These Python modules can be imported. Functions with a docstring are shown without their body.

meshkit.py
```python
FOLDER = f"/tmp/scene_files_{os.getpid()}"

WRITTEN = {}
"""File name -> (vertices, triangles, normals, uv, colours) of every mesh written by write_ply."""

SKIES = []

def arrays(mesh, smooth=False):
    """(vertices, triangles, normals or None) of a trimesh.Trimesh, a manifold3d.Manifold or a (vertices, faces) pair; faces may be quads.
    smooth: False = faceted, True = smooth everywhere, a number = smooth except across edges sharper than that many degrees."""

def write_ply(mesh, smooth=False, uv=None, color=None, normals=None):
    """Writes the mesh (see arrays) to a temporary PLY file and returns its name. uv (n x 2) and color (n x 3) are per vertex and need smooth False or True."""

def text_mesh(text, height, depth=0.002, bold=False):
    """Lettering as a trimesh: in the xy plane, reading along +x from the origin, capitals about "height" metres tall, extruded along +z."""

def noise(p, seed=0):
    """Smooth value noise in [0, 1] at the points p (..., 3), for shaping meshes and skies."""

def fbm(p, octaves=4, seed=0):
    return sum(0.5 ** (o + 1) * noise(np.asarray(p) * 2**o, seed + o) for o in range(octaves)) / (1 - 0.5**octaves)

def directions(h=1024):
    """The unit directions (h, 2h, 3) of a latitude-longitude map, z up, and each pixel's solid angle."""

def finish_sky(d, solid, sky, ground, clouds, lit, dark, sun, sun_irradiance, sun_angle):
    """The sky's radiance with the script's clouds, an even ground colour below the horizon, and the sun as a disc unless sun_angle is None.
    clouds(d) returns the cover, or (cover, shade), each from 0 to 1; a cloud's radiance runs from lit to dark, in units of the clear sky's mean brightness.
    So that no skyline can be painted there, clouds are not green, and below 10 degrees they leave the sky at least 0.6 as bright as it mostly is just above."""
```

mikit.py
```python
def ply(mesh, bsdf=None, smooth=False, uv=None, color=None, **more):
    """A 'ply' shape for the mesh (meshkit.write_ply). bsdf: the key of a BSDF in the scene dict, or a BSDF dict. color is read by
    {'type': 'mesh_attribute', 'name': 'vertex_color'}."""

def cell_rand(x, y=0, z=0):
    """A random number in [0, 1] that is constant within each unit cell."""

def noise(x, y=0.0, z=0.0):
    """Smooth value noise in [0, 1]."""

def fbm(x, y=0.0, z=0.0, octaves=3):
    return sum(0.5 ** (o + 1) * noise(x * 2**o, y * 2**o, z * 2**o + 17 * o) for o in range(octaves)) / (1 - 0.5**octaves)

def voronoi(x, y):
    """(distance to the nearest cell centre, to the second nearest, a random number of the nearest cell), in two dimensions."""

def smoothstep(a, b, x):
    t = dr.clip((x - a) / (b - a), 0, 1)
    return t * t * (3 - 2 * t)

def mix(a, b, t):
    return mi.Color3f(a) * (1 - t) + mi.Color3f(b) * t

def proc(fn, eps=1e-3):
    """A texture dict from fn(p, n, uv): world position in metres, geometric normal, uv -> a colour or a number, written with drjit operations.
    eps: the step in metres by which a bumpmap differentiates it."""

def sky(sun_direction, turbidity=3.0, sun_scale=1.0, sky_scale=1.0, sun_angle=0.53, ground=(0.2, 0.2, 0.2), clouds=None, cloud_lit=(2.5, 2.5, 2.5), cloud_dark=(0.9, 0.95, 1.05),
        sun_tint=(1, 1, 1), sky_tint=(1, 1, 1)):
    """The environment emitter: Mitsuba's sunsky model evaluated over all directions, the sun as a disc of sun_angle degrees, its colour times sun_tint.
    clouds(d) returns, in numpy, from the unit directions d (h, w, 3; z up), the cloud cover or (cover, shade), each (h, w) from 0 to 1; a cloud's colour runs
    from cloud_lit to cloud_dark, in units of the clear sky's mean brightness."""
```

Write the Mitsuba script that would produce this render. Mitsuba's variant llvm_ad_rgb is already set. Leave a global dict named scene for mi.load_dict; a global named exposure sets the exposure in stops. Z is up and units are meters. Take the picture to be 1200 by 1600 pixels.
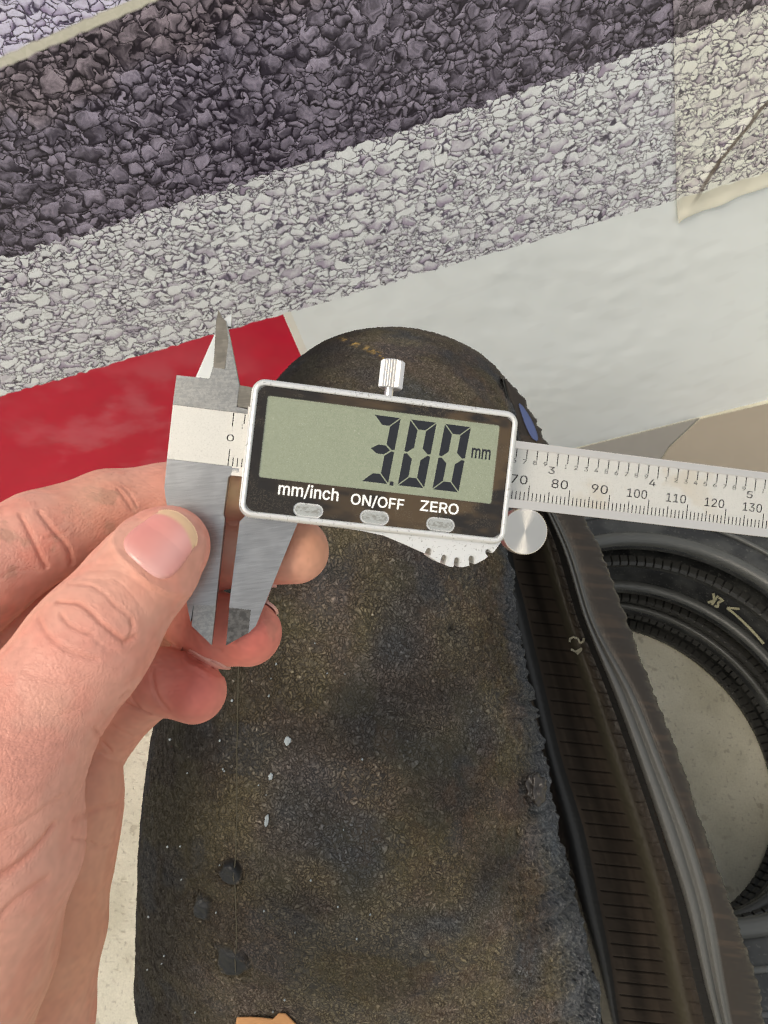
import math, random
import numpy as np, trimesh, drjit as dr, mitsuba as mi, mikit, meshkit
import manifold3d as m3
from shapely.geometry import Polygon, Point, LineString, box as sbox
from mikit import proc, noise, fbm, voronoi, smoothstep, mix, cell_rand

rng = np.random.default_rng(7)
scene, labels = {"type": "scene"}, {}

# ------------------------------------------------------------------ camera, sky, exposure
H, PITCH, FPX = 1.17, math.radians(55), 1109.0          # camera height (m), tilt below the horizon, focal length in px of a 1200 px wide picture
RT = np.array([1.0, 0, 0])
UP = np.array([0, math.sin(PITCH), math.cos(PITCH)])
FW = np.array([0, math.cos(PITCH), -math.sin(PITCH)])
EYE = np.array([0, 0, H])
scene["camera"] = {"type": "thinlens", "fov": math.degrees(2 * math.atan(600 / FPX)), "fov_axis": "x", "near_clip": 0.01, "far_clip": 60.0,
                   "aperture_radius": 0.00022, "focus_distance": 0.23,
                   "to_world": mi.ScalarTransform4f().look_at(origin=EYE.tolist(), target=(EYE + FW).tolist(), up=UP.tolist())}
scene["sky"] = mikit.sky([-0.50, -0.42, 0.76], turbidity=3, sun_scale=0.3, sun_angle=32, clouds=lambda d: np.ones(d.shape[:2]), cloud_lit=(1.06, 1.09, 1.11), sun_tint=(0.93, 0.99, 1.08), ground=(0.3, 0.29, 0.27))
exposure = 2.72


def at(x, y, Z):
    """World point at depth Z (m) seen at pixel (x, y) of the 1200 x 1600 photograph: used to read real positions off it."""
    x, y, Z = np.broadcast_arrays(np.asarray(x, float), y, Z)
    return EYE + Z[..., None] * ((x - 600)[..., None] / FPX * RT + (800 - y)[..., None] / FPX * UP + FW)


# ------------------------------------------------------------------ helpers
T4 = mi.ScalarTransform4f


def obj(key, mesh, bsdf, label=None, category=None, group=None, kind=None, **kw):
    base, k = key, 0
    while key in scene:
        k += 1
        key = f"{base}_{k:03d}"
    scene[key] = mikit.ply(mesh, bsdf, **kw)
    e = {}
    if label: e["label"] = label
    if category: e["category"] = category
    if group: e["group"] = group
    if kind: e["kind"] = kind
    if e: labels[key] = e
    return key


def mat(name, **k):
    scene[name] = {"type": "twosided", "bsdf": k} if k.get("type") != "dielectric" else k
    return name


def bumped(name, fn, inner, eps=2e-4):
    scene[name] = {"type": "twosided", "bsdf": {"type": "bumpmap", "arbitrary": proc(fn, eps), "scale": 1.0, "bsdf": inner}}
    return name


def rgb(*c):
    return {"type": "rgb", "value": list(c)}


def prin(base, rough, metallic=0.0, spec=0.5, **k):
    return {"type": "principled", "base_color": base if isinstance(base, dict) else rgb(*base), "roughness": rough, "metallic": metallic, "specular": spec, **k}


VCOL = {"type": "mesh_attribute", "name": "vertex_color"}


def grid_faces(nr, nc, close_c=False, close_r=False):
    i, j = np.meshgrid(np.arange(nr if close_r else nr - 1), np.arange(nc if close_c else nc - 1), indexing="ij")
    i2, j2 = (i + 1) % nr, (j + 1) % nc
    return np.stack([i * nc + j, i * nc + j2, i2 * nc + j2, i2 * nc + j], -1).reshape(-1, 4)


def tri(q):
    return np.vstack([q[:, [0, 1, 2]], q[:, [0, 2, 3]]])


def lay(poly, z0, z1, b=0.15, steps=3, top=True):
    """Extrusion of a shapely polygon from z0 to z1 with its upper edge rounded by b, in steps."""
    parts = []
    zs = [z0]
    for k in range(steps + 1):
        a = math.pi / 2 * k / steps
        parts.append((poly.buffer(-b * (1 - math.cos(a)), join_style=1) if k else poly, z1 - b + b * math.sin(a) if steps else z1))
    out = []
    for p, z in parts:
        for g in getattr(p, "geoms", [p]):
            if g.is_empty: continue
            m = trimesh.creation.extrude_polygon(g, z - z0, engine="earcut")
            m.apply_translation([0, 0, z0])
            out.append(m3.Manifold(m3.Mesh(np.asarray(m.vertices, np.float32), np.asarray(m.faces, np.uint32))))
    man = m3.Manifold.batch_boolean(out, m3.OpType.Add)
    mm = man.to_mesh()
    return trimesh.Trimesh(mm.vert_properties[:, :3], mm.tri_verts, process=False)


def cat(ms):
    return trimesh.util.concatenate(ms)


# ------------------------------------------------------------------ the setting: floor and printed wall
def floor_col(p, n, uv):
    a = fbm(p.x * 9, p.y * 9, 3.0, 4)
    b = noise(p.x * 260, p.y * 260, 1.0)
    c = noise(p.x * 70 + 9, p.y * 70, 2.0)
    g = noise(p.x * 900, p.y * 900, 2.0)
    col = mix((0.46, 0.44, 0.345), (0.58, 0.56, 0.46), smoothstep(0.3, 0.7, a))
    col = mix(col, (0.30, 0.27, 0.20), smoothstep(0.79, 0.9, c) * 0.5 * smoothstep(0.35, 0.6, b))
    return mix(col, (0.33, 0.31, 0.25), smoothstep(0.80, 0.92, b) * 0.5) * (0.92 + 0.16 * g)


def floor_bump(p, n, uv):
    return 0.0012 * fbm(p.x * 60, p.y * 60, 0.5, 4) - 0.001 * smoothstep(0.75, 0.9, noise(p.x * 220, p.y * 220, 7.0))


bumped("concrete", floor_bump, prin(proc(floor_col), 0.75, spec=0.3), 5e-4)
g = trimesh.Trimesh([[-12, -12, 0], [12, -12, 0], [12, 12, 0], [-12, 12, 0]], [[0, 1, 2], [0, 2, 3]], process=False)
obj("floor", g, "concrete", "pale cream concrete floor with grey specks and stains under the tyres", "floor", kind="structure")

WB = np.array([0.3836, 0.9781])                 # a point of the wall's foot, its direction along the wall and its normal
WD = np.array([0.95513, 0.29618])
WN = np.array([0.29618, -0.95513])              # towards the room


def wall_pt(s, h, out=0.0):
    s, h, out = np.broadcast_arrays(np.asarray(s, float), h, out)
    xy = WB + s[..., None] * WD + out[..., None] * WN
    return np.concatenate([xy, h[..., None]], -1)


def stones(x, y):
    """Cells of scattered stones: distance to the nearest middle and the next, its random number, and where in the stone we are."""
    x, y = mi.Float(x), mi.Float(y)
    f1, f2, c, dx, dy = mi.Float(9), mi.Float(9), mi.Float(0), mi.Float(0), mi.Float(0)
    for a in (-1, 0, 1):
        for b in (-1, 0, 1):
            cx, cy = dr.floor(x) + a, dr.floor(y) + b
            ux, uy = x - cx - 0.1 - 0.8 * cell_rand(cx, cy, 1), y - cy - 0.1 - 0.8 * cell_rand(cx, cy, 2)
            rr = cell_rand(cx, cy, 3)
            d = (dr.abs(ux) ** 2.5 + dr.abs(uy) ** 2.5) ** 0.4 * (1.12 - 0.24 * rr)
            near_ = d < f1
            f2 = dr.select(near_, f1, dr.minimum(f2, d))
            c, dx, dy = dr.select(near_, rr, c), dr.select(near_, ux, dx), dr.select(near_, uy, dy)
            f1 = dr.minimum(f1, d)
    return f1, f2, c, dx, dy


def gravel(s, h, light, seed):
    """A photo print of crushed stone, flat on the wall: returns its colour."""
    ang = 0.16
    u, v = s * math.cos(ang) + h * math.sin(ang), h * math.cos(ang) - s * math.sin(ang)
    wx, wy = noise(u * 110, v * 110, seed) - 0.5, noise(u * 110, v * 110, seed + 5) - 0.5
    wx2, wy2 = noise(u * 320, v * 320, seed + 8) - 0.5, noise(u * 320, v * 320, seed + 11) - 0.5
    u, v = u + 0.010 * wx + 0.0016 * wx2, v + 0.008 * wy + 0.0016 * wy2
    stretch = dr.select(light, 0.0066, 0.0088)
    f1, f2, c, ax_, ay_ = stones(u / 0.0108, v / stretch)
    g1, g2, cb, bx_, by_ = stones(u / 0.0200 + 40, v / (stretch * 1.75) + 17)
    k1, k2, ck, cx_, cy_ = stones(u / 0.0066 + 5, v / (stretch * 0.60) + 9)
    big = (cb > 0.66) & ((g2 - g1) > 0.06)
    tiny = (c < 0.36) & ~big
    sel = lambda a, b, d: dr.select(big, a, dr.select(tiny, b, d))
    edge = sel((g2 - g1 - 0.06) * 1.7, dr.minimum(k2 - k1, (f2 - f1) * 1.6), f2 - f1)
    far, dx, dy = sel(g1, k1, f1), sel(bx_, cx_, ax_), sel(by_, cy_, ay_)
    r = sel(cb * 7.31 - dr.floor(cb * 7.31), ck, c * 5.77 - dr.floor(c * 5.77))
    r2 = r * 13.7 - dr.floor(r * 13.7)
    fine_n = noise(u * 700, v * 700, 2.0) - 0.5
    gapn = noise(u * 170, v * 240, seed + 40)
    under = smoothstep(0.25, -0.45, dy + 0.35 * dx + 0.2 * fine_n)                 # the print's own shading: stones lit from the upper right
    body = smoothstep(0.0, 0.07 + 0.10 * gapn + 0.30 * under, edge + 0.14 * fine_n - 0.02) * smoothstep(dr.select(light, mi.Float(0.98), mi.Float(0.92)), dr.select(light, mi.Float(0.62), mi.Float(0.52)), far + 0.25 * fine_n)
    facet = 0.5 + 0.55 * (dx * dr.cos(r2 * 6.28) + dy * dr.sin(r2 * 6.28)) + 0.5 * (noise(u * 380 + r * 40, v * 380, seed + 20) - 0.5)
    grain = noise(u * 1500, v * 1500, seed + 30)
    lit = dr.clip(0.62 + 0.55 * dy + 0.2 * dx - 0.35 * far, 0, 1)
    lightc = mix((0.36, 0.30, 0.41), (0.82, 0.85, 0.87), smoothstep(0.05, 0.62, 0.40 * r + 0.35 * facet + 0.45 * lit - 0.12)) * (0.86 + 0.2 * grain)
    darkc = mix((0.034, 0.028, 0.044), (0.385, 0.345, 0.450), smoothstep(0.30, 1.15, 0.55 * facet + 0.45 * lit + 0.30 * r)) * (0.8 + 0.4 * grain)
    dk = dr.select(light, mi.Color3f(0.055, 0.048, 0.075) * (0.4 + 1.6 * gapn), mi.Color3f(0.013, 0.010, 0.017) * (0.5 + 1.5 * gapn))
    st = dr.select(light, lightc, darkc)
    return mix(dk, st, body)


def print_at(s, h, cream):
    wob = 0.006 * (noise(s * 130, h * 130, 4.0) - 0.5)
    l1 = 0.797 + 0.176 * s + 0.02 * s * s + wob * 1.5
    l2 = 0.560 + 0.1075 * s + wob * 0.7
    top = 1.06 + 0.25 * s + wob * 0.3
    br = 0.983 + 0.231 * s
    tp = h > top
    light = (h < l1) | tp
    col = gravel(s, h, light, 3.0)
    brown = smoothstep(br - 0.008, br + 0.02, h + 0.03 * (noise(s * 40, h * 40, 9.0) - 0.5))
    col = dr.select(light, col, mix(col, mi.Color3f(col.x * 1.06, col.y * 1.0, col.z * 0.90), brown))
    col = dr.select(tp, mi.Color3f(col.x * 0.92, col.y * 0.86, col.z * 1.05), col)
    line = smoothstep(0.0062, 0.003, dr.abs(h - top + 0.004))
    col = mix(col, (0.72, 0.70, 0.58), line * 0.85)
    # lower white field and the red block
    smear = smoothstep(0.45, 0.75, fbm(s * 14 + h * 9, h * 16 - s * 5, 6.0, 5)) * smoothstep(0.32, 0.05, dr.sqrt((s + 0.80) ** 2 + (h - 0.36) ** 2 * 3))
    white = mix((0.765, 0.81, 0.82), (0.79, 0.83, 0.835), fbm(s * 6, h * 6, 2.0, 3))
    scr = smoothstep(0.71, 0.78, noise(s * 22 + h * 16, h * 55 - s * 12, 3.0)) * 0.05
    white = mix(white, (0.42, 0.42, 0.42), scr)
    red = mix((0.56, 0.013, 0.040), (0.52, 0.017, 0.045), fbm(s * 8, h * 8, 5.0, 3))
    red = mix(red, (0.62, 0.25, 0.29), 0.30 * smear)
    rx = -0.525 - 0.22 * (h - 0.409)
    low = dr.select(s < rx - 0.008, red, dr.select(s < rx + 0.004, mi.Color3f(0.78, 0.76, 0.70), white))
    lo = smoothstep(l2 + 0.001, l2 - 0.001, h)
    col = mix(col, low, lo)
    tint = mi.Color3f(1.06, 1.03, 0.93) if cream else mi.Color3f(1.0)
    return col * tint


def wall_sh(p):
    return (p.x - WB[0]) * WD[0] + (p.y - WB[1]) * WD[1], p.z


def wall_col(p, n, uv):
    s, h = wall_sh(p)
    return print_at(s, h, False)


def patch_col(p, n, uv):
    s, h = wall_sh(p)
    c = print_at(s + 0.004, h - 0.003, True)
    low = smoothstep(0.0015, -0.0015, h - (0.560 + 0.1075 * s + 0.004 * noise(s * 90, 1.0, 1.0)))
    c = mix(c, mi.Color3f(0.66, 0.64, 0.54), low)
    cr = smoothstep(0.0055, 0.0025, dr.abs(s - (0.084 + 0.25 * (h - 0.537) + 0.30 * dr.maximum(h - 0.62, 0)) + 0.004 * (noise(h * 60, 2.0, 3.0) - 0.5))) * smoothstep(0.545, 0.60, h)
    return mix(c, (0.10, 0.07, 0.05), 0.85 * cr)


def wall_bump(p, n, uv):
    s, h = wall_sh(p)
    return 0.0035 * fbm(s * 7, h * 9, 1.0, 3) + 0.0012 * noise(s * 30 + h * 25, h * 40 - s * 10, 2.0)


bumped("printed_vinyl", wall_bump, prin(proc(wall_col), 0.38, spec=0.35), 1e-3)
bumped("patch_vinyl", wall_bump, prin(proc(patch_col), 0.35, spec=0.4), 1e-3)


def wall_slab(s0, s1, h0, h1, out, thick):
    v = np.array([wall_pt(s, h, o) for o in (out, out - thick) for h in (h0, h1) for s in (s0, s1)])
    f = np.array([[0, 1, 3, 2], [4, 6, 7, 5], [0, 4, 5, 1], [2, 3, 7, 6], [0, 2, 6, 4], [1, 5, 7, 3]])
    return trimesh.Trimesh(v, tri(f), process=False)


obj("printed_wall__panel", wall_slab(-1.9, 1.6, 0.0, 1.25, 0.0, 0.03), "printed_vinyl")
labels["printed_wall"] = {"label": "wall covered in a large racetrack print of gravel, white and red behind the tyres", "category": "wall"}

# the overlapping patch of vinyl with a lifted lower lip
ns, nh = 60, 60
S, Hh = np.meshgrid(np.linspace(0, 1, ns), np.linspace(0, 1, nh), indexing="ij")
hb = 0.527 + 0.150 * np.linspace(0, 0.55, ns) * 0.95 + 0.002 * np.sin(np.linspace(0, 20, ns))
hg = hb[:, None] + (1.02 - hb[:, None]) * Hh ** 1.6
left = 0.072 - 0.40 * (hg - 0.53)
sg = left + (0.62 - left) * S ** 1.5
lift = 0.0015 + 0.004 * np.exp(-((hg - hb[:, None]) / 0.012) ** 2) * (0.6 + 0.6 * np.sin(sg * 55) ** 2) + 0.0015 * np.exp(-((sg - left) / 0.006) ** 2)
crk = np.abs(sg - (0.084 + 0.25 * (hg - 0.537) + 0.30 * np.maximum(hg - 0.62, 0)))
lift += 0.004 * np.exp(-(crk / 0.012) ** 2) * np.clip((hg - 0.53) / 0.05, 0, 1)
V = np.concatenate([wall_pt(sg, hg, lift).reshape(-1, 3), wall_pt(sg, hg, lift - 0.0012).reshape(-1, 3)])
fq = grid_faces(nh if False else ns, nh)
n0 = ns * nh
rim = [i * nh for i in range(ns)], [i for i in range(nh)]
side = [[a, b, b + n0, a + n0] for r_ in rim for a, b in zip(r_[:-1], r_[1:])]
obj("printed_wall__vinyl_patch", trimesh.Trimesh(V, tri(np.vstack([fq, fq[:, ::-1] + n0, side])), process=False), "patch_vinyl", "yellowed patch of printed vinyl with a creased lower lip", smooth=40)

# thin sheets added on the floor, coloured as the soft shadow behind the stack
def floor_pt(x, y, z=0.0):
    d = (x - 600) / FPX * RT + (800 - y) / FPX * UP + FW
    return EYE + d * ((z - H) / d[2])


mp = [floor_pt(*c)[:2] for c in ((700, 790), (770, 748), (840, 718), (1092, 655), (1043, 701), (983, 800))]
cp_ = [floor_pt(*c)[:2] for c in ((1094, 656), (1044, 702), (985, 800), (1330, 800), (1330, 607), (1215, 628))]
mat("shade_beige", **prin((0.27, 0.235, 0.19), 0.8, spec=0.2))
obj("shade_sheet", lay(Polygon(cp_), 0.0, 0.004, 0.001, 1), "shade_beige", "added plain beige sheet on the floor at the right, lighter part of the painted shadow", "sheet", smooth=30)
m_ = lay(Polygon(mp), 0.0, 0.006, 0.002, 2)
mat("shadow_grey", **prin((0.21, 0.20, 0.185), 0.8, spec=0.3))
obj("floor_shadow", m_, "shadow_grey", "soft shadow between the tyre stack and the printed wall, added as a dark grey sheet", "mat", smooth=30)

# ------------------------------------------------------------------ tyres lying in a stack
def rub_bump(p, n, uv):
    return 0.00025 * fbm(p.x * 700, p.y * 700, p.z * 700, 3)


def rub_col(p, n, uv):
    a = fbm(p.x * 25, p.y * 25, p.z * 25, 4)
    sp = smoothstep(0.78, 0.84, noise(p.x * 420, p.y * 420, p.z * 420))
    return mix(mix((0.012, 0.013, 0.014), (0.042, 0.044, 0.043), smoothstep(0.35, 0.7, a)), (0.10, 0.10, 0.09), 0.4 * sp)


bumped("dusty_rubber", rub_bump, prin(proc(rub_col), 0.42, spec=0.5))
mat("bead_rubber", **prin((0.032, 0.032, 0.030), 0.33, spec=0.5))
bumped("grey_rubber", rub_bump, prin((0.075, 0.078, 0.075), 0.38, spec=0.5))
mat("chalk", **prin((0.36, 0.35, 0.24), 0.9, spec=0.1))
SC = np.array([0.3717, 0.3249])


def lathe(prof, n=360, wave=None, phase=0.0):
    """Closed profile of (r, z) turned round the stack's axis."""
    prof = np.array(prof, float)
    a = np.linspace(0, 2 * np.pi, n, endpoint=False)
    r = np.repeat(prof[None, :, 0], n, 0)
    z = np.repeat(prof[None, :, 1], n, 0)
    if wave is not None:
        r = r + wave(a)[:, None]
    V = np.stack([SC[0] + r * np.cos(a)[:, None], SC[1] + r * np.sin(a)[:, None], z], -1).reshape(-1, 3)
    return trimesh.Trimesh(V, tri(grid_faces(n, len(prof), True, True)), process=False)


def smooth_prof(pts, k=8):
    from scipy.interpolate import CubicSpline
    pts = np.array(pts + pts[:1], float)
    t = np.r_[0, np.cumsum(np.linalg.norm(np.diff(pts, axis=0), axis=1) ** 0.5)]
    cs = CubicSpline(t, pts, bc_type="periodic")
    return cs(np.linspace(0, t[-1], len(pts) * k, endpoint=False))


def rib_ring(r, z, n_rib, w=0.010, hgt=0.010):
    """A ring of raised blocks round the bead toe."""
    out = []
    for k in range(n_rib):
        a0, a1 = 2 * np.pi * (k + 0.10) / n_rib, 2 * np.pi * (k + 0.90) / n_rib
        V = []
        for a in (a0, (a0 + a1) / 2, a1):
            c, s_ = math.cos(a), math.sin(a)
            for rr, zz in ((r + w, z - hgt), (r - 0.002, z - hgt * 0.8), (r - 0.0045, z - 0.2 * hgt), (r - 0.001, z + 0.003), (r + w, z + 0.004)):
                V.append([SC[0] + rr * c, SC[1] + rr * s_, zz])
        f = grid_faces(3, 5, True)
        caps = [[0, 1, 2], [0, 2, 3], [0, 3, 4], [10, 12, 11], [10, 13, 12], [10, 14, 13]]
        out.append(trimesh.Trimesh(V, np.vstack([tri(f), caps]), process=False))
    return cat(out)


def flat_tyre(zb, zt, rb, rt, ro, lab, top_cone=0.0, ribs=()):
    h = zt - zb
    prof = smooth_prof([(rt + 0.002, zt - 0.006), (rt + 0.008, zt), (rt + 0.022, zt - 0.003 + 0.6 * top_cone), (rt + 0.032, zt - 0.004 + top_cone), (rt + 0.055, zt + 0.008 + top_cone), (ro - 0.030, zt + top_cone), (ro - 0.006, zt - 0.25 * h + top_cone * 0.5),
                        (ro, zb + 0.5 * h), (ro - 0.008, zb + 0.22 * h), (ro - 0.035, zb + 0.04 * h), (rb + 0.05, zb - 0.0), (rb + 0.012, zb + 0.002), (rb, zb + 0.008),
                        (rb + 0.002, zb + 0.018), (rb + 0.018, zb + 0.020), (rb + 0.06, zb + 0.022), (ro - 0.026, zb + 0.36 * h), (ro - 0.026, zb + 0.62 * h), (rt + 0.06, zt - 0.020 + 0.5 * top_cone), (rt + 0.020, zt - 0.020), (rt + 0.006, zt - 0.018), (rt, zt - 0.013)])
    key = obj("lying_tyre__casing", lathe(prof, 420), "dusty_rubber", smooth=True) if "lying_tyre__casing" not in scene else None
    return prof


def add_lying(idx, prof, lab, ribs, ridges):
    root = "lying_tyre" if idx == 0 else f"lying_tyre_{idx:03d}"
    labels[root] = {"label": lab, "category": "tyre", "group": "tyres lying in a stack on the floor"}
    obj(root + "__casing", lathe(prof, 420), "dusty_rubber", smooth=True)
    for r, z, w in ridges:
        a = np.linspace(0, 2 * np.pi, 20, endpoint=False)
        obj(root + "__bead_ridge", lathe([(r + w * math.cos(t), z + w * math.sin(t)) for t in a], 360), "grey_rubber", smooth=True)
    for r, z, nr in ribs:
        obj(root + "__bead_ribs", rib_ring(r, z, nr), "bead_rubber", kind="stuff", smooth=25)
    return root


def tyre_prof(zb, zt, rb, rt, ro, cone):
    h = zt - zb
    return smooth_prof([(rt, zt - 0.012 - cone), (rt + 0.001, zt - 0.004 - cone), (rt + 0.007, zt - cone), (rt + 0.014, zt - 0.003 - cone), (rt + 0.0185, zt - 0.9 * cone), (rt + 0.0275, zt - 0.47 * cone), (rt + 0.05, zt - 0.001), (ro - 0.04, zt - 0.002), (ro - 0.010, zt - 0.2 * h),
                        (ro, zb + 0.5 * h), (ro - 0.010, zb + 0.2 * h), (ro - 0.04, zb + 0.003), (rb + 0.05, zb + 0.002), (rb + 0.014, zb + 0.001), (rb + 0.002, zb + 0.004), (rb, zb + 0.012),
                        (rb + 0.008, zb + 0.016), (rb + 0.06, zb + 0.016), (ro - 0.024, zb + 0.42 * h), (ro - 0.026, zb + 0.6 * h), (rt + 0.07, zt - 0.016), (rt + 0.03, zt - 0.017 - 0.7 * cone), (rt + 0.008, zt - 0.017 - cone)])


add_lying(0, tyre_prof(0.203, 0.283, 0.2425, 0.243, 0.405, 0.010), "topmost of the flat stacked tyres, with a grey shiny bead, behind the caliper beam", [(0.2425, 0.225, 118)], [(0.2535, 0.2735, 0.0105), (0.292, 0.2835, 0.0035), (0.330, 0.2835, 0.003)])
t2 = add_lying(1, tyre_prof(0.089, 0.200, 0.2430, 0.2330, 0.40, 0.044), "second tyre of the flat stack, with a yellow chalk arrow inside", [(0.2430, 0.110, 112), ], [(0.2425, 0.1510, 0.0085)])
add_lying(2, tyre_prof(0.000, 0.084, 0.2400, 0.2420, 0.395, 0.012), "lowest tyre of the flat stack, framing the round patch of floor", [(0.2410, 0.060, 120), (0.2400, 0.022, 120)], [(0.2475, 0.0755, 0.0050)])


def strokes(lines, width, lift=0.0015):
    """Flat chalk strokes laid on a surface given as 3-D polylines with a normal."""
    out = []
    for pts, nrm in lines:
        pts = np.array(pts, float)
        nrm = np.array(nrm, float) / np.linalg.norm(nrm)
        t = np.gradient(pts, axis=0)
        sd = np.cross(t, nrm)
        sd /= np.linalg.norm(sd, axis=1)[:, None]
        w = width * (0.85 + 0.3 * rng.random(len(pts)))[:, None] / 2
        rows = np.stack([pts - sd * w, pts - sd * w + nrm * lift, pts + sd * w + nrm * lift, pts + sd * w], 1)
        V = rows.reshape(-1, 3)
        q = grid_faces(len(pts), 4, True)
        n = len(pts) * 4
        out.append(trimesh.Trimesh(V, np.vstack([tri(q), [[0, 2, 1], [0, 3, 2], [n - 4, n - 3, n - 2], [n - 4, n - 2, n - 1]]]), process=False))
    return cat(out)


def cone_pt(a, k):
    """A point of the second tyre's sloping upper wall: angle a (deg) and k from 0 (bead) to 1 (outer)."""
    a = math.radians(a)
    r, z = 0.2515 + 0.009 * k, 0.1604 + 0.0189 * k
    return np.array([SC[0] + (r - 0.0022) * math.cos(a), SC[1] + (r - 0.0022) * math.sin(a), z + 0.0012])


def cone_line(pts):
    P = []
    for (a0, k0), (a1, k1) in zip(pts[:-1], pts[1:]):
        for t in np.linspace(0, 1, 6):
            P.append(cone_pt(a0 + (a1 - a0) * t, k0 + (k1 - k0) * t))
    P = np.array(P)
    P = P[np.r_[True, np.linalg.norm(np.diff(P, axis=0), axis=1) > 1e-6]]
    a = math.radians(pts[0][0])
    return P, (-0.75 * math.cos(a), -0.75 * math.sin(a), 0.66)


CH = 50.0
chalk = [cone_line(p) for p in (
    [(CH + 5.2, 1.0), (CH + 3.7, 0.5), (CH + 5.0, 0.05)], [(CH + 3.5, 1.0), (CH + 3.5, 0.05)],                        # K
    [(CH + 2.9, 0.9), (CH + 1.3, 0.85), (CH + 2.2, 0.5), (CH + 1.4, 0.15), (CH + 2.6, 0.1)],                           # 3
    [(CH - 1.2, 0.50), (CH - 17.5, 0.05)], [(CH - 4.4, 1.0), (CH - 1.2, 0.50)])]
obj(t2 + "__chalk_mark", strokes(chalk, 0.0034), "chalk", "yellow chalk K3 and arrow", smooth=False)

# ------------------------------------------------------------------ the bald tyre standing upright
TC = np.array([-0.0174, -0.1488, 0.6576])      # centre and axis, in camera axes
TA = np.array([1, -0.1625, -0.0983])
TA /= np.linalg.norm(TA)
TO = EYE + TC[0] * RT + TC[1] * UP + TC[2] * FW
TX = TA[0] * RT + TA[1] * UP + TA[2] * FW
e1c = np.array([0, 1, 0]) - TA * TA[1]
e1c /= np.linalg.norm(e1c)
e2c = np.cross(TA, e1c)
e2c = -e2c if e2c[2] > 0 else e2c
TE1 = e1c[0] * RT + e1c[1] * UP + e1c[2] * FW
TE2 = e2c[0] * RT + e2c[1] * UP + e2c[2] * FW
TR, TAW, TB = 0.3117, 0.0945, 0.0623


def half_width(deg):
    """Reach of the torn right flank from the tyre's middle plane, by angle round the tyre."""
    return np.interp(deg, [-180, 30, 50, 55, 60, 65, 70, 75, 80, 85, 90, 95, 100, 105, 110, 115, 125, 150, 180],
                     [.0945, .0945, .0912, .0914, .0973, .1024, .1095, .1172, .1249, .1327, .1406, .1489, .1576, .1677, .1771, .1858, .195, .17, .0945])


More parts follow.
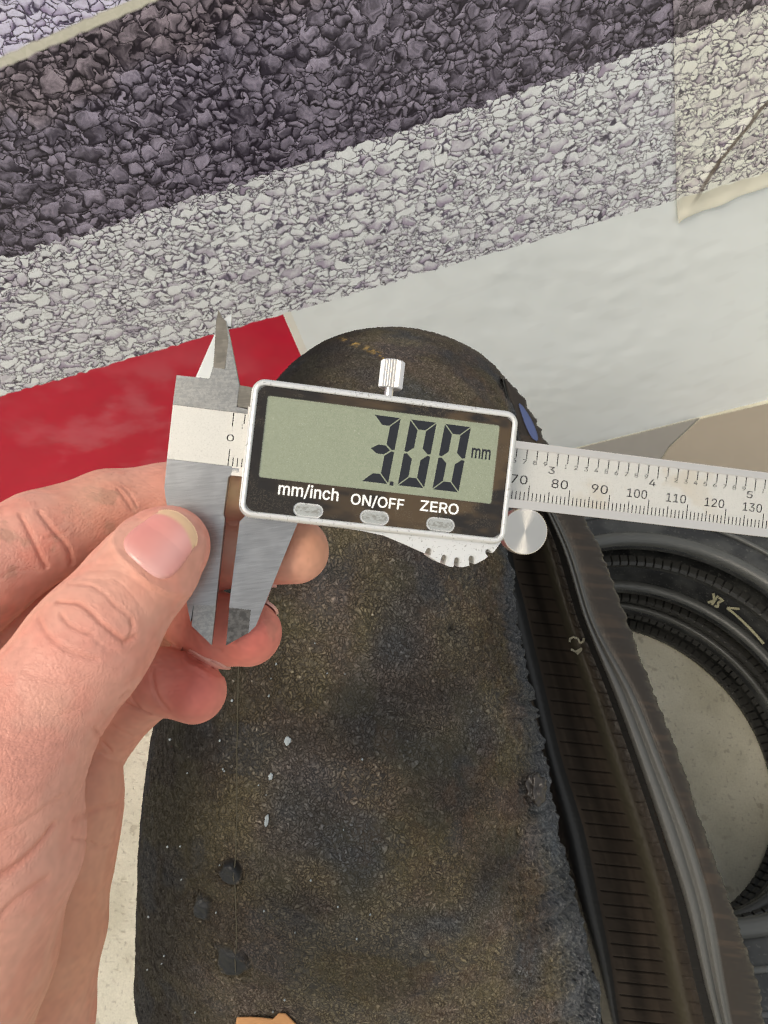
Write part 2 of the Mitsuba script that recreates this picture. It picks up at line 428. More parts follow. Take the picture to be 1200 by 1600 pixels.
def slack(deg):
    """The cut casing has lost its roundness lower down and hangs straighter than a circle."""
    d = np.linspace(106, 128, 20)
    return np.interp(deg, np.r_[-180, d, 172, 180], np.r_[0, 0.8 * TR * (1 / np.cos(np.radians(d - 106)) - 1), 0, 0])


def tread_pt(deg, s, out=0.0):
    """Point of the tread: angle, and lateral place s from -1 (left) to 1 (torn right edge)."""
    deg, s, out = np.broadcast_arrays(np.asarray(deg, float), s, out)
    th = np.radians(deg)
    a = np.where(s > 0, half_width(deg), TAW)
    r = TR + slack(deg) - TB * (1 - np.sqrt(np.clip(1 - s * s, 0, 1))) + out
    # outward normal of the ellipse section, for offsets sideways
    return TO + (r * np.cos(th))[..., None] * TE1 + (r * np.sin(th))[..., None] * TE2 + (a * s)[..., None] * TX


fine = np.linspace(18, 126, 860)
degs = np.r_[fine, np.linspace(130, 378, 100)[:-1]]
ss = np.sin(np.linspace(-np.pi / 2, np.pi / 2, 430))
D, Sg = np.meshgrid(degs, ss, indexing="ij")
P = tread_pt((D + 180) % 360 - 180, Sg)
nr, nc = D.shape
Nn = np.cross(np.gradient(P, axis=0), np.gradient(P, axis=1))
Nn /= np.maximum(np.linalg.norm(Nn, axis=-1, keepdims=True), 1e-12)
cen = TO + TX * ((P - TO) @ TX)[..., None]
Nn *= np.sign(np.sum(Nn * (P - cen), -1))[..., None]
arc = np.radians(D) * TR * 1000                                         # mm round the tyre
lat = np.where(Sg > 0, half_width((D + 180) % 360 - 180), TAW) * np.arcsin(Sg) / 1.15 * 1000
q = np.stack([arc, lat, 0 * arc], -1)
wq = q + 3.0 * np.stack([meshkit.fbm(q / 9.0, 2, 1), meshkit.fbm(q / 9.0, 2, 2), 0 * arc], -1)
edge_f = np.clip((Sg - 0.45) / 0.5, 0, 1)
coarse = meshkit.fbm(wq * [1 / 5.5, 1 / 3.0, 1], 3, 11)
grain = meshkit.fbm(wq * [1 / 2.4, 1 / 1.9, 1], 3, 12)
pits = np.clip((meshkit.fbm(wq * [1 / 7.0, 1 / 4.0, 1], 2, 15) - 0.62) / 0.12, 0, 1) * (0.3 + edge_f)
amp = 0.85 + 0.9 * edge_f * (D > 55)
ridge1 = np.abs(meshkit.fbm(wq * [1 / 6.5, 1 / 4.2, 1], 2, 13) - 0.5) * 2
ridge2 = np.abs(meshkit.fbm(wq * [1 / 3.2, 1 / 2.4, 1], 2, 14) - 0.5) * 2
crease = 0.55 * np.exp(-(ridge1 / 0.13) ** 2) + 0.40 * np.exp(-(ridge2 / 0.16) ** 2)
disp = amp * (0.6 * (grain - 0.5) + 0.8 * (coarse - 0.5) - 0.8 * crease) - 0.9 * pits
undul = 1.6 * (meshkit.fbm(q / 60.0, 2, 21) - 0.5)
# colour
c_bl = meshkit.fbm(q / 26.0, 3, 31)
c_ol = meshkit.fbm(q / 18.0, 3, 32)
c_rs = meshkit.fbm(q / 12.0, 3, 33)
c_gr = meshkit.fbm(wq / 1.6, 2, 34)
base = np.array([0.0165, 0.0125, 0.009])[None, None] * np.ones((nr, nc, 1))


def blend(col, w):
    global base
    base = base * (1 - w[..., None]) + np.asarray(col) * w[..., None]


sm = lambda a, b, x: (lambda t: t * t * (3 - 2 * t))(np.clip((x - a) / (b - a), 0, 1))
blend((0.030, 0.026, 0.014), sm(0.42, 0.65, c_ol) * 0.9)
blend((0.017, 0.020, 0.026), sm(0.54, 0.68, c_bl) * 0.7)
blend((0.045, 0.026, 0.015), sm(0.56, 0.70, c_rs) * 0.55 * sm(-0.2, 0.6, Sg))
blend((0.024, 0.030, 0.040), sm(0.84, 0.95, Sg + 0.15 * (c_ol - 0.5)) * 0.75)
base *= (0.75 + 0.5 * c_gr)[..., None]
base *= (0.45 + 0.55 * sm(-0.75, 0.0, Sg))[..., None]                    # shade on the left flank, painted into its colour


def spot(deg, s, rl, ra):
    """Elliptical mask round a place of the tread: half sizes in mm across and along."""
    a0 = np.radians(deg) * TR * 1000
    w0 = (half_width(deg) if s > 0 else TAW) * np.arcsin(s) / 1.15 * 1000
    wob = 1 + 1.1 * (meshkit.fbm(q / 6.0, 2, 41) - 0.5)
    return np.hypot((lat - w0) / rl, (arc - a0) / ra) * wob


for deg, s, rl, ra in SPOTS if "SPOTS" in globals() else ():
    pass
SMOOTH_SPOTS = [(96.5, -0.253, 6.0, 7.8), (101.3, -0.387, 4.2, 7.5), (105.9, -0.199, 8.0, 9.0)]
for deg, s, rl, ra in SMOOTH_SPOTS:
    d = spot(deg, s, rl, ra)
    m = 1 - sm(0.75, 1.0, d)
    disp = disp * (1 - m) + m * (0.9 + 1.2 * (1 - np.clip(d, 0, 1) ** 2) + 2.6 * (meshkit.fbm(q / 4.5, 2, 44) - 0.5)) - 1.0 * np.exp(-((d - 1.05) / 0.09) ** 2)
    blend((0.013, 0.015, 0.018), m * 0.9)
for deg, s, rl, ra in [(70.6, 0.605, 3.0, 3.4)]:                          # a nail hole
    d = spot(deg, s, rl, ra)
    disp -= 4.5 * np.exp(-d ** 2 * 1.4)
    blend((0.012, 0.014, 0.018), np.exp(-d ** 2))
ycurve = np.interp(Sg, [-0.52, -0.387, -0.122, 0.067, 0.15], [133, 158, 184, 208, 216])
yel = np.exp(-((arc - ycurve) / 4.0) ** 2) * sm(-0.55, -0.40, Sg) * (1 - sm(0.05, 0.13, Sg)) * sm(0.47, 0.62, meshkit.fbm(q / 2.6, 3, 61))
blend((0.42, 0.26, 0.05), np.clip(yel * 0.9, 0, 1))
rough_edge = 0.004 * (meshkit.fbm(np.stack([arc / 6.0, 0 * arc, 0 * arc], -1), 3, 51) - 0.5) + 0.003 * (meshkit.noise(np.stack([arc / 2.2, 0 * arc, 0 * arc], -1), 52) - 0.5)
P = P + Nn * ((disp + undul) / 1000)[..., None] + TX * (rough_edge * sm(0.7, 1.0, Sg))[..., None]
# section loop: left sidewall -> tread -> torn edge -> inner face
lefts, rights = [], []
radial = (P[:, 0] - TO) - ((P[:, 0] - TO) @ TX)[:, None] * TX
radial /= np.linalg.norm(radial, axis=1)[:, None]
for k, (dx, dr_) in enumerate([(0.010, -0.085), (0.006, -0.09), (-0.002, -0.080), (-0.006, -0.05), (-0.004, -0.02), (-0.0015, -0.006)]):
    lefts.append(P[:, 0] + TX * dx + radial * dr_)
edgeP = P[:, -1]
rad2 = (edgeP - TO) - ((edgeP - TO) @ TX)[:, None] * TX
rad2 /= np.linalg.norm(rad2, axis=1)[:, None]
jag = lambda sd: (0.004 * (meshkit.fbm(np.stack([degs * 2.1, 0 * degs, 0 * degs], -1), 3, sd) - 0.5))[:, None]
for dx, drr, sd in [(0.0005, -0.002, 71), (-0.001, -0.005, 72), (-0.003, -0.009, 73)]:
    rights.append(edgeP + TX * (dx + jag(sd)) + rad2 * (drr + jag(sd + 5)))
inner = []
for s in np.sin(np.linspace(np.pi / 2 - 0.25, -np.pi / 2, 16)):
    inner.append(tread_pt((degs + 180) % 360 - 180, np.clip(s * 0.97, -1, 1), -0.012) + TX * (0.010 if s < -0.8 else 0))
loop = np.stack(lefts + [P[:, j] for j in range(nc)] + rights + inner, 1)
cl = np.concatenate([np.repeat(base[:, :1] * 0.8, len(lefts), 1), base, np.repeat(np.full((nr, 1, 3), 0.03) * [1, 0.85, 0.7], len(rights), 1), np.full((nr, len(inner), 3), 0.02)], 1)


def tread_uv(uv):
    """uv holds mm round the tyre and mm across it; returns them with the lateral place s (-1 left, 1 torn edge)."""
    a, b = uv.x, uv.y
    hw = dr.select(b > 0, dr.clip(91.4 + 1.57 * (a / 5.44 - 55), 91.0, 190.0), 94.5)
    return a, b, dr.sin(dr.clip(1.15 * b / hw, -1.5, 1.5))


def smooth_spots(a, b):
    m = mi.Float(0)
    for deg, s_, rl, ra in SMOOTH_SPOTS:
        a0, b0 = math.radians(deg) * TR * 1000, (float(half_width(deg)) if s_ > 0 else TAW) * math.asin(s_) / 1.15 * 1000
        d = dr.sqrt(((a - a0) / ra) ** 2 + ((b - b0) / rl) ** 2) * (0.85 + 0.5 * noise(a * 0.2, b * 0.2, deg))
        m = dr.maximum(m, smoothstep(1.05, 0.80, d))
    return m


def leather(a, b):
    """Pebbled, wrinkled rubber: rounded grains about 2 mm long with fine creases between them."""
    wx, wy = noise(a * 0.30, b * 0.30, 3.0) - 0.5, noise(a * 0.30, b * 0.30, 8.0) - 0.5
    wx2, wy2 = noise(a * 0.9, b * 0.9, 13.0) - 0.5, noise(a * 0.9, b * 0.9, 18.0) - 0.5
    a, b = a + 3.4 * wx + 1.6 * wx2, b + 2.8 * wy + 1.4 * wy2
    f1, f2, c = voronoi(a / 2.2, b / 1.6)
    k1, k2, ck = voronoi(a / 1.25 + 7, b / 0.95 + 3)
    peb = smoothstep(0.0, 0.30 + 0.5 * c, f2 - f1)
    sml = smoothstep(0.0, 0.40, k2 - k1)
    return peb, sml, c


def tyre_bump(p, n, uv):
    a, b, s_ = tread_uv(uv)
    peb, sml, c = leather(a, b)
    k = 1 - 0.85 * smooth_spots(a, b)
    return k * (1.0e-3 * peb * (0.5 + 0.5 * c) + 4.0e-4 * sml) + 1.5e-4 * noise(a * 0.7, b * 0.7, 9.0)


def grain_mask(p, n, uv):
    """Where the grain's peaks carry a tan or olive glint in their colour, weaker on the shaded left."""
    a, b, s_ = tread_uv(uv)
    peb, sml, c = leather(a, b)
    worn_lit = smoothstep(-0.70, 0.05, s_) * (0.55 + 0.45 * smoothstep(0.30, 0.70, fbm(a * 0.03, b * 0.03, 1.0, 2)))
    return (0.22 + 0.78 * peb) * (0.45 + 0.55 * sml) * (0.05 + 0.95 * worn_lit) * (0.60 + 0.40 * c) * (1 - smooth_spots(a, b))


def sheen_col(p, n, uv):  # glints of the grain and of the bluish torn edge, put into the colour
    a, b, s_ = tread_uv(uv)
    t = fbm(a * 0.045 + 7, b * 0.045, 2.0, 3)
    k = fbm(a * 0.03, b * 0.03 + 3, 4.0, 2)
    colr = mix((0.235, 0.192, 0.115), (0.220, 0.165, 0.130), smoothstep(0.30, 0.72, t))
    colr = mix(colr, (0.110, 0.115, 0.122), smoothstep(0.45, 0.80, k))
    edge_ = smoothstep(0.84, 0.95, s_ + 0.10 * (t - 0.5))
    return mix(colr, (0.20, 0.235, 0.265), edge_ * 0.65) * (0.65 + 0.7 * noise(a * 0.8, b * 1.0, 6.0))


scene["worn_rubber"] = {"type": "twosided", "bsdf": {"type": "bumpmap", "arbitrary": proc(tyre_bump, 2e-4), "scale": 1.0, "bsdf": {
    "type": "blendbsdf", "weight": proc(grain_mask), "bsdf_0": prin(VCOL, 0.46, spec=0.26), "bsdf_1": prin(proc(sheen_col), 0.29, spec=0.85)}}}
la = np.concatenate([np.linspace(-40, -6, len(lefts))[None] + lat[:, :1], lat, lat[:, -1:] + np.array([[2, 5, 9.0]]), lat[:, -1:] + 12 + 6 * np.arange(len(inner))[None]], 1)
luv = np.stack([np.broadcast_to(arc[:, :1], la.shape), la], -1)
labels["bald_tyre"] = {"label": "upright bald tyre with rough brown-black tread and torn right edge, behind the caliper jaws", "category": "tyre"}
obj("bald_tyre__tread", trimesh.Trimesh(loop.reshape(-1, 3), tri(grid_faces(nr, loop.shape[1], True, True)), process=False), "worn_rubber", smooth=True, color=np.clip(cl, 0, 1).reshape(-1, 3), uv=luv.reshape(-1, 2))

mat("white_paint", **prin((0.30, 0.34, 0.36), 0.6))
mat("tan_paper", **prin((0.52, 0.27, 0.12), 0.8, spec=0.2))
mat("lump_rubber", **prin((0.028, 0.024, 0.022), 0.38))


def tread_frame(deg, s):
    o = tread_pt(deg, s)
    t = tread_pt(deg + 0.2, s) - o
    b = tread_pt(deg, s + 0.004) - o
    n = np.cross(t, b)
    n /= np.linalg.norm(n)
    c = TO + TX * ((o - TO) @ TX)
    n = n if n @ (o - c) > 0 else -n
    t /= np.linalg.norm(t)
    return o, np.cross(t, n) * (1 if np.cross(t, n) @ TX > 0 else -1), t, n


def blob(deg, s, rx, ry, rz, seed, lift=0.0):
    m = trimesh.creation.icosphere(subdivisions=3)
    v = m.vertices * (1 + 1.5 * (meshkit.fbm(m.vertices * 2.3 + seed, 3, seed) - 0.5))[:, None]
    o, b, t, n = tread_frame(deg, s)
    return trimesh.Trimesh(o + n * lift + v[:, :1] * rx * b + v[:, 1:2] * ry * t + v[:, 2:] * rz * n, m.faces, process=False)


FLECKS = [(83.4, -0.059, .0014, .0019), (86.8, -0.114, .0010, .0015), (90.8, -0.098, .0009, .0027)]
for k, (deg, s, rx, ry) in enumerate(FLECKS):
    obj("bald_tyre__paint_fleck", blob(deg, s, rx, ry, 0.0006, 20 + k, 0.0004), "white_paint", smooth=True)
small = [blob(d_, s_, r_, r_ * 1.3, 0.0005, 50 + k, 0.0003) for k, (d_, s_, r_) in enumerate(zip(rng.uniform(70, 116, 40), rng.uniform(-0.8, 0.35, 40), rng.uniform(0.0002, 0.00045, 40)))]
obj("bald_tyre__paint_specks", cat(small), "white_paint", kind="stuff", smooth=True)
obj("bald_tyre__rubber_lump", blob(85.2, 0.915, 0.0060, 0.0070, 0.0042, 31, 0.0016), "lump_rubber", smooth=True)


ml_deg = np.linspace(75.5, 107.5, 200)
ml_s = np.interp(ml_deg, [75, 78, 89.7, 102, 108], [-0.43, -0.405, -0.276, -0.184, -0.15])
ml_i = np.clip(np.searchsorted(fine, ml_deg), 0, len(fine) - 1)
ml_j = np.clip(np.searchsorted(ss, ml_s), 0, nc - 1)
ml_n = Nn[ml_i, ml_j]
ml_h = np.convolve(np.pad((np.sum((P[ml_i, ml_j] - TO) * ml_n, -1)), 4, mode="edge"), np.ones(9) / 9, "valid") - np.sum((tread_pt(ml_deg, ml_s) - TO) * ml_n, -1)
ml_c = tread_pt(ml_deg, ml_s) + ml_n * ml_h[:, None]
ml_p, ml_m, ml_q = ml_c - 0.00022 * TX, ml_c + ml_n * 0.0009, ml_c + 0.00022 * TX
mat("mould_tan", **prin((0.15, 0.13, 0.09), 0.5))
obj("bald_tyre__mould_line", trimesh.Trimesh(np.stack([ml_p, ml_m, ml_q], 1).reshape(-1, 3), tri(grid_faces(200, 3, True)), process=False), "mould_tan", "thin raised mould line left of the middle")


def sticker(deg0, s0, poly, lift=0.0012, thick=0.0006):
    """A scrap of paper following the tread; poly in mm across / along (downwards)."""
    pg = Polygon(poly)
    m = trimesh.creation.extrude_polygon(pg, 1.0, engine="earcut")
    m = m.subdivide().subdivide()
    v = m.vertices
    deg = deg0 + np.degrees(v[:, 1] / 1000 / TR)
    s = s0 + v[:, 0] / 1000 / TAW
    o = tread_pt(deg, s)
    c = TO + TX * ((o - TO) @ TX)[:, None]
    n = (o - c) / np.linalg.norm(o - c, axis=1)[:, None]
    return trimesh.Trimesh(o + n * (lift + thick * v[:, 2:]), m.faces, process=False)


obj("bald_tyre__sticker", sticker(111.2, 0.080, [(-13, 3), (-4, 0.6), (-2.5, -4.4), (-0.6, -5.0), (2.4, 0.6), (3.0, 4), (14, 6), (15, 30), (-22, 30), (-20, 6)]), "tan_paper", "torn tan paper sticker at the bottom of the tread", smooth=30)

# ------------------------------------------------------------------ the cut strip of tyre casing beside it
from scipy.interpolate import PchipInterpolator as PI
yk = np.array([592, 640, 700, 780, 860, 965, 1084, 1194, 1315, 1417, 1540, 1600, 1750, 2100, 2600])
# columns read off the photograph: x of each line at those rows, with its depth
zs = PI([592, 700, 860, 1000, 1200, 1400, 1600, 2100, 2600], [0.520, 0.500, 0.492, 0.475, 0.452, 0.447, 0.452, 0.47, 0.50])
xo = PI(yk, [792, 830, 862, 900, 941, 980, 1025, 1067, 1108, 1146, 1186, 1195, 1235, 1310, 1400])     # outer rim
xb = PI(yk, [787, 799, 815, 855, 893, 926, 991, 1036, 1082, 1110, 1130, 1141, 1180, 1250, 1340])      # start of the flat band
xr = PI(yk, [785, 796, 809, 845, 880, 912, 959, 999, 1040, 1072, 1101, 1117, 1155, 1225, 1310])      # left border of the ridge
xl = PI(yk, [783, 793, 804, 800, 800, 822, 850, 876, 913, 934, 957, 965, 1000, 1070, 1160])          # right border of the left lip
xs = PI(yk, [781, 789, 796, 780, 765, 785, 815, 842, 872, 895, 932, 948, 985, 1050, 1140])           # far left, tucked behind the bald tyre
yy = np.r_[np.linspace(592, 1640, 1050), np.linspace(1645, 2600, 60)]
z0 = zs(yy)
W = lambda t: xl(yy) + (xr(yy) - xl(yy)) * t
wz = (xr(yy) - xl(yy)) / 160.0
tilt = 0.10


cols = []       # (x, depth offset behind the ridge crest, row shift factor)
def col(x, dz): cols.append((x, z0 + dz))
groove_t = 0.66
col(xs(yy) - 10, 0.075); col(xs(yy), 0.030); col(xs(yy) + 0.25 * (xl(yy) - xs(yy)), 0.017); col(xs(yy) + 0.55 * (xl(yy) - xs(yy)), 0.012); col(xs(yy) + 0.85 * (xl(yy) - xs(yy)), 0.016); col(xl(yy), 0.024)
for t in np.linspace(0.01, 1.06, 64):
    dp = 0.024 + 0.042 * math.sin(min(t, 1.0) * math.pi * 0.62) ** 0.8
    if 0.60 < t < 0.76: dp += 0.0010 * math.sin((t - 0.60) / 0.16 * math.pi)
    if t > 0.93: dp = dp - 0.02 * (t - 0.93) / 0.13
    col(W(t), dp)
col(xr(yy) + 0.00 * (xb(yy) - xr(yy)), 0.012)
for t, dz in [(0.05, 0.0045), (0.14, 0.0010), (0.26, 0.0000), (0.42, 0.0014), (0.52, 0.0052), (0.60, 0.0056), (0.70, 0.0030), (0.82, 0.0022), (0.92, 0.0034), (1.0, 0.0056)]:
    col(xr(yy) + t * (xb(yy) - xr(yy)), dz)
for t, dz in [(0.1, 0.0042), (0.3, 0.0035), (0.5, 0.0036), (0.7, 0.0045), (0.85, 0.0058), (0.95, 0.0075), (1.0, 0.0095), (0.99, 0.016), (0.93, 0.024)]:
    col(xb(yy) + t * (xo(yy) - xb(yy)), dz)
X = np.stack([c[0] for c in cols], 1)
Z = np.stack([np.broadcast_to(c[1], yy.shape) for c in cols], 1)
Y = np.repeat(yy[:, None], X.shape[1], 1) + tilt * (X - xr(yy)[:, None])
nY, nX = X.shape
PS = at(X, Y, Z)
NS = np.cross(np.gradient(PS, axis=0), np.gradient(PS, axis=1))
NS /= np.linalg.norm(NS, axis=-1, keepdims=True)
NS *= np.sign(np.sum(NS * (EYE - PS), -1))[..., None]
run = np.r_[0, np.cumsum(np.linalg.norm(np.diff(PS[:, 40], axis=0), axis=1))] * 1000           # mm along the strip
acr = np.linspace(0, 1, nX)[None] * 70
qq = np.stack(np.broadcast_arrays(run[:, None], acr, 0 * acr), -1)
ci = np.arange(nX)[None]
isl = (ci >= 6) & (ci < 6 + 64)
tt = np.linspace(0.01, 1.06, 64)
tl = np.zeros((1, nX)); tl[0, 6:70] = tt
pitch = 10.0
ph = run[:, None] + 2.0 * (meshkit.noise(np.stack([run / 8.6, 0 * run, 0 * run], -1), 3)[:, None] - 0.5)
cutw = np.abs((run[:, None] / pitch) % 1 - 0.5) * pitch
cut_on = isl * (((tl > 0.06) & (tl < 0.60)) | (tl > 0.78))
cut_on = cut_on * (0.55 + 0.45 * (tl < 0.6))
cut = np.exp(-(cutw / 0.50) ** 2) * cut_on
dS = -1.1 * cut + 0.5 * (meshkit.fbm(qq / 4.0, 3, 5) - 0.5) * isl + 0.25 * (meshkit.fbm(qq / 1.5, 2, 6) - 0.5)
rimc = (ci >= nX - 5)
dS = dS + rimc * 1.6 * (meshkit.fbm(qq * [1 / 3.0, 0, 0] + [0, 3, 0], 3, 8) - 0.5)
tear = 2.8 * (meshkit.fbm(np.stack([run / 4.0, 0 * run, 0 * run], -1), 3, 9) - 0.5)[:, None] * (ci >= nX - 4) + 5.0 * (meshkit.fbm(np.stack([run / 9.0, 0 * run, 0 * run], -1), 3, 10) - 0.5)[:, None] * (ci >= nX - 4) * (yy < 760)[:, None]
lip_n = 0.5 * (meshkit.noise(np.stack([run / 1.8, 0 * run, 0 * run], -1), 12)[:, None] - 0.5) * (ci == 71)
PS = PS + NS * (dS / 1000)[..., None] + RT * ((tear + lip_n) / 1000)[..., None]
colS = np.ones((nY, nX, 1)) * np.array([0.036, 0.028, 0.022])
def bl(c, w):
    global colS
    w = np.broadcast_to(w, (nY, nX))[..., None]
    colS = colS * (1 - w) + np.asarray(c) * w
nz1, nz2 = meshkit.fbm(qq / 9.0, 3, 14), meshkit.fbm(qq * [1 / 60.0, 1 / 5.0, 1], 3, 15)
bl((0.058, 0.044, 0.033), isl * sm(0.45, 0.65, nz2) * 0.7)
bl((0.016, 0.013, 0.011), isl * np.maximum(np.exp(-((tl - 0.28) / 0.10) ** 2), sm(0.74, 0.9, tl)) * 0.6)  # shade of the trough and under the ridge, painted into the liner
bl((0.062, 0.056, 0.038), isl * np.exp(-((tl - 0.68) / 0.085) ** 2) * 0.8)
bl((0.012, 0.010, 0.009), np.clip(cut, 0, 1) * 0.8)
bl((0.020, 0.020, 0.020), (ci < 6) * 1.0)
bl((0.105, 0.107, 0.103), ((ci >= 70) & (ci < 81)) * (0.85 + 0.3 * (nz2 - 0.5)))
bl((0.026, 0.021, 0.017), (ci >= 81) * 1.0)
bl((0.055, 0.038, 0.026), (ci >= 81) * sm(0.58, 0.72, meshkit.fbm(qq / 5.0, 3, 16)) * 0.5)
bl((0.022, 0.018, 0.015), (ci >= nX - 4) * 0.8)
bl((0.11, 0.07, 0.04), isl * sm(0.94, 1.0, tl) * sm(0.5, 0.62, nz1) * ((yy > 890) & (yy < 960))[:, None])
thick = [PS[:, ::-1][:, k] + FW * 0.010 for k in (8, 30, 60, nX - 1)]
LS = np.concatenate([PS, np.stack(thick, 1)], 1)
CS = np.concatenate([colS, np.full((nY, 4, 3), 0.02)], 1)
bumped("strip_rubber", rub_bump, prin(VCOL, 0.46, spec=0.30))
labels["tyre_strip"] = {"label": "curved cut strip of tyre casing with fine cross cuts, right of the bald tyre", "category": "tyre strip"}
capA = [[0, i + 1, i] for i in range(1, LS.shape[1] - 1)]
capB = [[(nY - 1) * LS.shape[1] + a for a in (0, i, i + 1)] for i in range(1, LS.shape[1] - 1)]
obj("tyre_strip__casing", trimesh.Trimesh(LS.reshape(-1, 3), np.vstack([tri(grid_faces(nY, LS.shape[1], True)), capA, capB]), process=False), "strip_rubber", smooth=True, color=np.clip(CS, 0, 1).reshape(-1, 3))


def strip_patch(y0, y1, t0, t1, lift, nseg=24, fn=None):
    """A thin piece lying on the flat band of the strip (t across, from the groove to the rim)."""
    r = np.linspace(y0, y1, nseg)
    c = np.linspace(t0, t1, 9)
    x = xb(r)[:, None] + c[None] * (xo(r) - xb(r))[:, None]
    y = r[:, None] + tilt * (x - xr(r)[:, None])
    z = np.interp(c, [0, 0.1, 0.3, 0.5, 0.7, 0.85, 0.95, 1.0], [0.004, 0.0042, 0.0035, 0.0036, 0.0045, 0.0058, 0.0075, 0.0095])[None] + zs(r)[:, None] - lift
    w = np.sin(np.linspace(0, np.pi, nseg))[:, None] ** 0.35
    xm = x.mean(1, keepdims=True)
    a, b = at(xm + (x - xm) * w, y, z), at(xm + (x - xm) * w, y, z + 0.002)
    n = nseg * 9
    f = grid_faces(nseg, 9)
    sides = [[k * 9, (k + 1) * 9, (k + 1) * 9 + n, k * 9 + n] for k in range(nseg - 1)] + [[k * 9 + 8, k * 9 + 8 + n, (k + 1) * 9 + 8 + n, (k + 1) * 9 + 8] for k in range(nseg - 1)]
    return trimesh.Trimesh(np.concatenate([a.reshape(-1, 3), b.reshape(-1, 3)]), tri(np.vstack([f, f[:, ::-1] + n, sides])), process=False)


mat("blue_paint", **prin((0.065, 0.09, 0.20), 0.6))
obj("tyre_strip__blue_mark", strip_patch(628, 686, 0.42, 0.80, 0.0012), "blue_paint", "blue paint mark near the torn top end", smooth=True)
mat("cream_mark", **prin((0.30, 0.29, 0.22), 0.6))


def strip_liner(x, y, dz):
    return at(x, y, zs(y) + dz)


num = []
for pts in ([(890, 1003), (890, 998), (896, 995), (903, 998), (906, 1005)], [(906, 1005), (911, 1002), (912, 997)], [(892, 1014), (899, 1018), (909, 1013)], [(901, 1022), (908, 1015)]):
    pp = np.array([strip_liner(x, y, 0.0545) for x, y in pts])
    num.append((pp, -FW))
obj("tyre_strip__number_mark", strokes(num, 0.0015, 0.0008), "cream_mark", "small pale number moulded on the inner face")

# ------------------------------------------------------------------ the digital caliper
from scipy.spatial.transform import Rotation as Rot
CR = Rot.from_rotvec([-2e-4, -0.1186, -0.1113]).as_matrix()
CT = np.array([-0.0351, 0.0104, 0.1596])
labels["caliper"] = {"label": "digital steel caliper with silver display housing reading 3.00 mm, held in the hand", "category": "caliper"}


def cworld(v):
    v = np.asarray(v, float) / 1000.0
    c = (v * [1, 1, -1]) @ CR.T + CT
    return EYE + c[:, :1] * RT + c[:, 1:2] * UP + c[:, 2:] * FW


def cal(name, mesh, bsdf, label=None, kind=None, smooth=25, uv=None):
    m = trimesh.Trimesh(cworld(mesh.vertices), mesh.faces, process=False)
    return obj("caliper__" + name, m, bsdf, label, kind=kind, smooth=smooth, **({"uv": uv} if uv is not None else {}))


CX = CR[0, 0] * RT + CR[1, 0] * UP + CR[2, 0] * FW       # caliper axes in the world
CY = CR[0, 1] * RT + CR[1, 1] * UP + CR[2, 1] * FW
CO = EYE + CT[0] * RT + CT[1] * UP + CT[2] * FW


def cuv(p):
    x, y, z = p.x - CO[0], p.y - CO[1], p.z - CO[2]
    return (x * CX[0] + y * CX[1] + z * CX[2]) * 1000, (x * CY[0] + y * CY[1] + z * CY[2]) * 1000      # mm


def brushed(ax, ay, h):
    def fn(p, n, uv):
        u, v = cuv(p)
        return h * (noise(u * ax + v * 0.3, v * ay - u * 0.35, 1.0) + 0.5 * noise(u * ax * 2.2, v * ay * 2.1, 5.0)) + 0.12 * h * noise(u * 3, v * 3, 2.0)
    return fn


def steel_col(lo, hi, f):
    def fn(p, n, uv):
        u, v = cuv(p)
        st = noise(u * 0.25 + v * 0.15, v * 2.6 - u * 0.6, 4.0) * 0.5 + noise(u * 0.5, v * 5.0 - u * 1.2, 6.0) * 0.5
        return (0.84 + 0.32 * st) * mix(lo, hi, smoothstep(0.3, 0.7, fbm(u * f, v * f, 1.0, 3)))
    return fn


def satin_col(p, n, uv):
    u, v = cuv(p)
    st = smoothstep(0.52, 0.70, fbm(u * 0.16 + 3, v * 0.22, 4.0, 4)) * smoothstep(78, 86, u) * smoothstep(124, 108, u)
    sp = smoothstep(0.80, 0.88, noise(u * 5, v * 5, 9.0))
    gr = noise(u * 9, v * 9, 3.0)
    c = mix((0.54, 0.535, 0.50), (0.60, 0.59, 0.555), gr)
    c = mix(c, (0.50, 0.42, 0.30), 0.55 * st * (0.4 + 0.6 * gr))
    return mix(c, (0.42, 0.41, 0.38), 0.4 * sp)


bumped("brushed_steel", brushed(0.5, 6, 9e-6), prin(proc(steel_col((0.31, 0.31, 0.315), (0.35, 0.35, 0.355), 0.25)), 0.30, 1.0), 4e-5)
bumped("speckled_steel", brushed(5, 6, 7e-6), prin(proc(steel_col((0.28, 0.28, 0.275), (0.35, 0.345, 0.33), 2.2)), 0.32, 1.0), 4e-5)
bumped("dark_steel", brushed(2, 7, 5e-6), prin(proc(steel_col((0.19, 0.175, 0.15), (0.24, 0.22, 0.19), 0.8)), 0.34, 1.0), 4e-5)
bumped("blade_steel", brushed(2, 5, 6e-6), prin(proc(steel_col((0.10, 0.095, 0.09), (0.17, 0.16, 0.15), 1.2)), 0.30, 1.0), 4e-5)
bumped("satin_chrome", brushed(6, 6, 5e-6), prin(proc(satin_col), 0.45, 0.35), 4e-5)
bumped("rail_steel", brushed(0.6, 10, 4e-6), prin((0.80, 0.75, 0.69), 0.33, 1.0), 4e-5)
mat("bright_steel", **prin((0.86, 0.85, 0.80), 0.25, 1.0))
mat("engraved_black", **prin((0.018, 0.018, 0.02), 0.6, spec=0.2))


def plastic_bump(p, n, uv):
    u, v = cuv(p)
    return 1.2e-5 * noise(u * 4, v * 4, 1.0) + 4e-6 * noise(u * 12, v * 12, 2.0)


def plastic_col(p, n, uv):
    u, v = cuv(p)
    sp = smoothstep(0.84, 0.90, noise(u * 3.2, v * 3.2, 9.0))
    return mix((0.66, 0.67, 0.67), (0.22, 0.21, 0.19), 0.6 * sp)


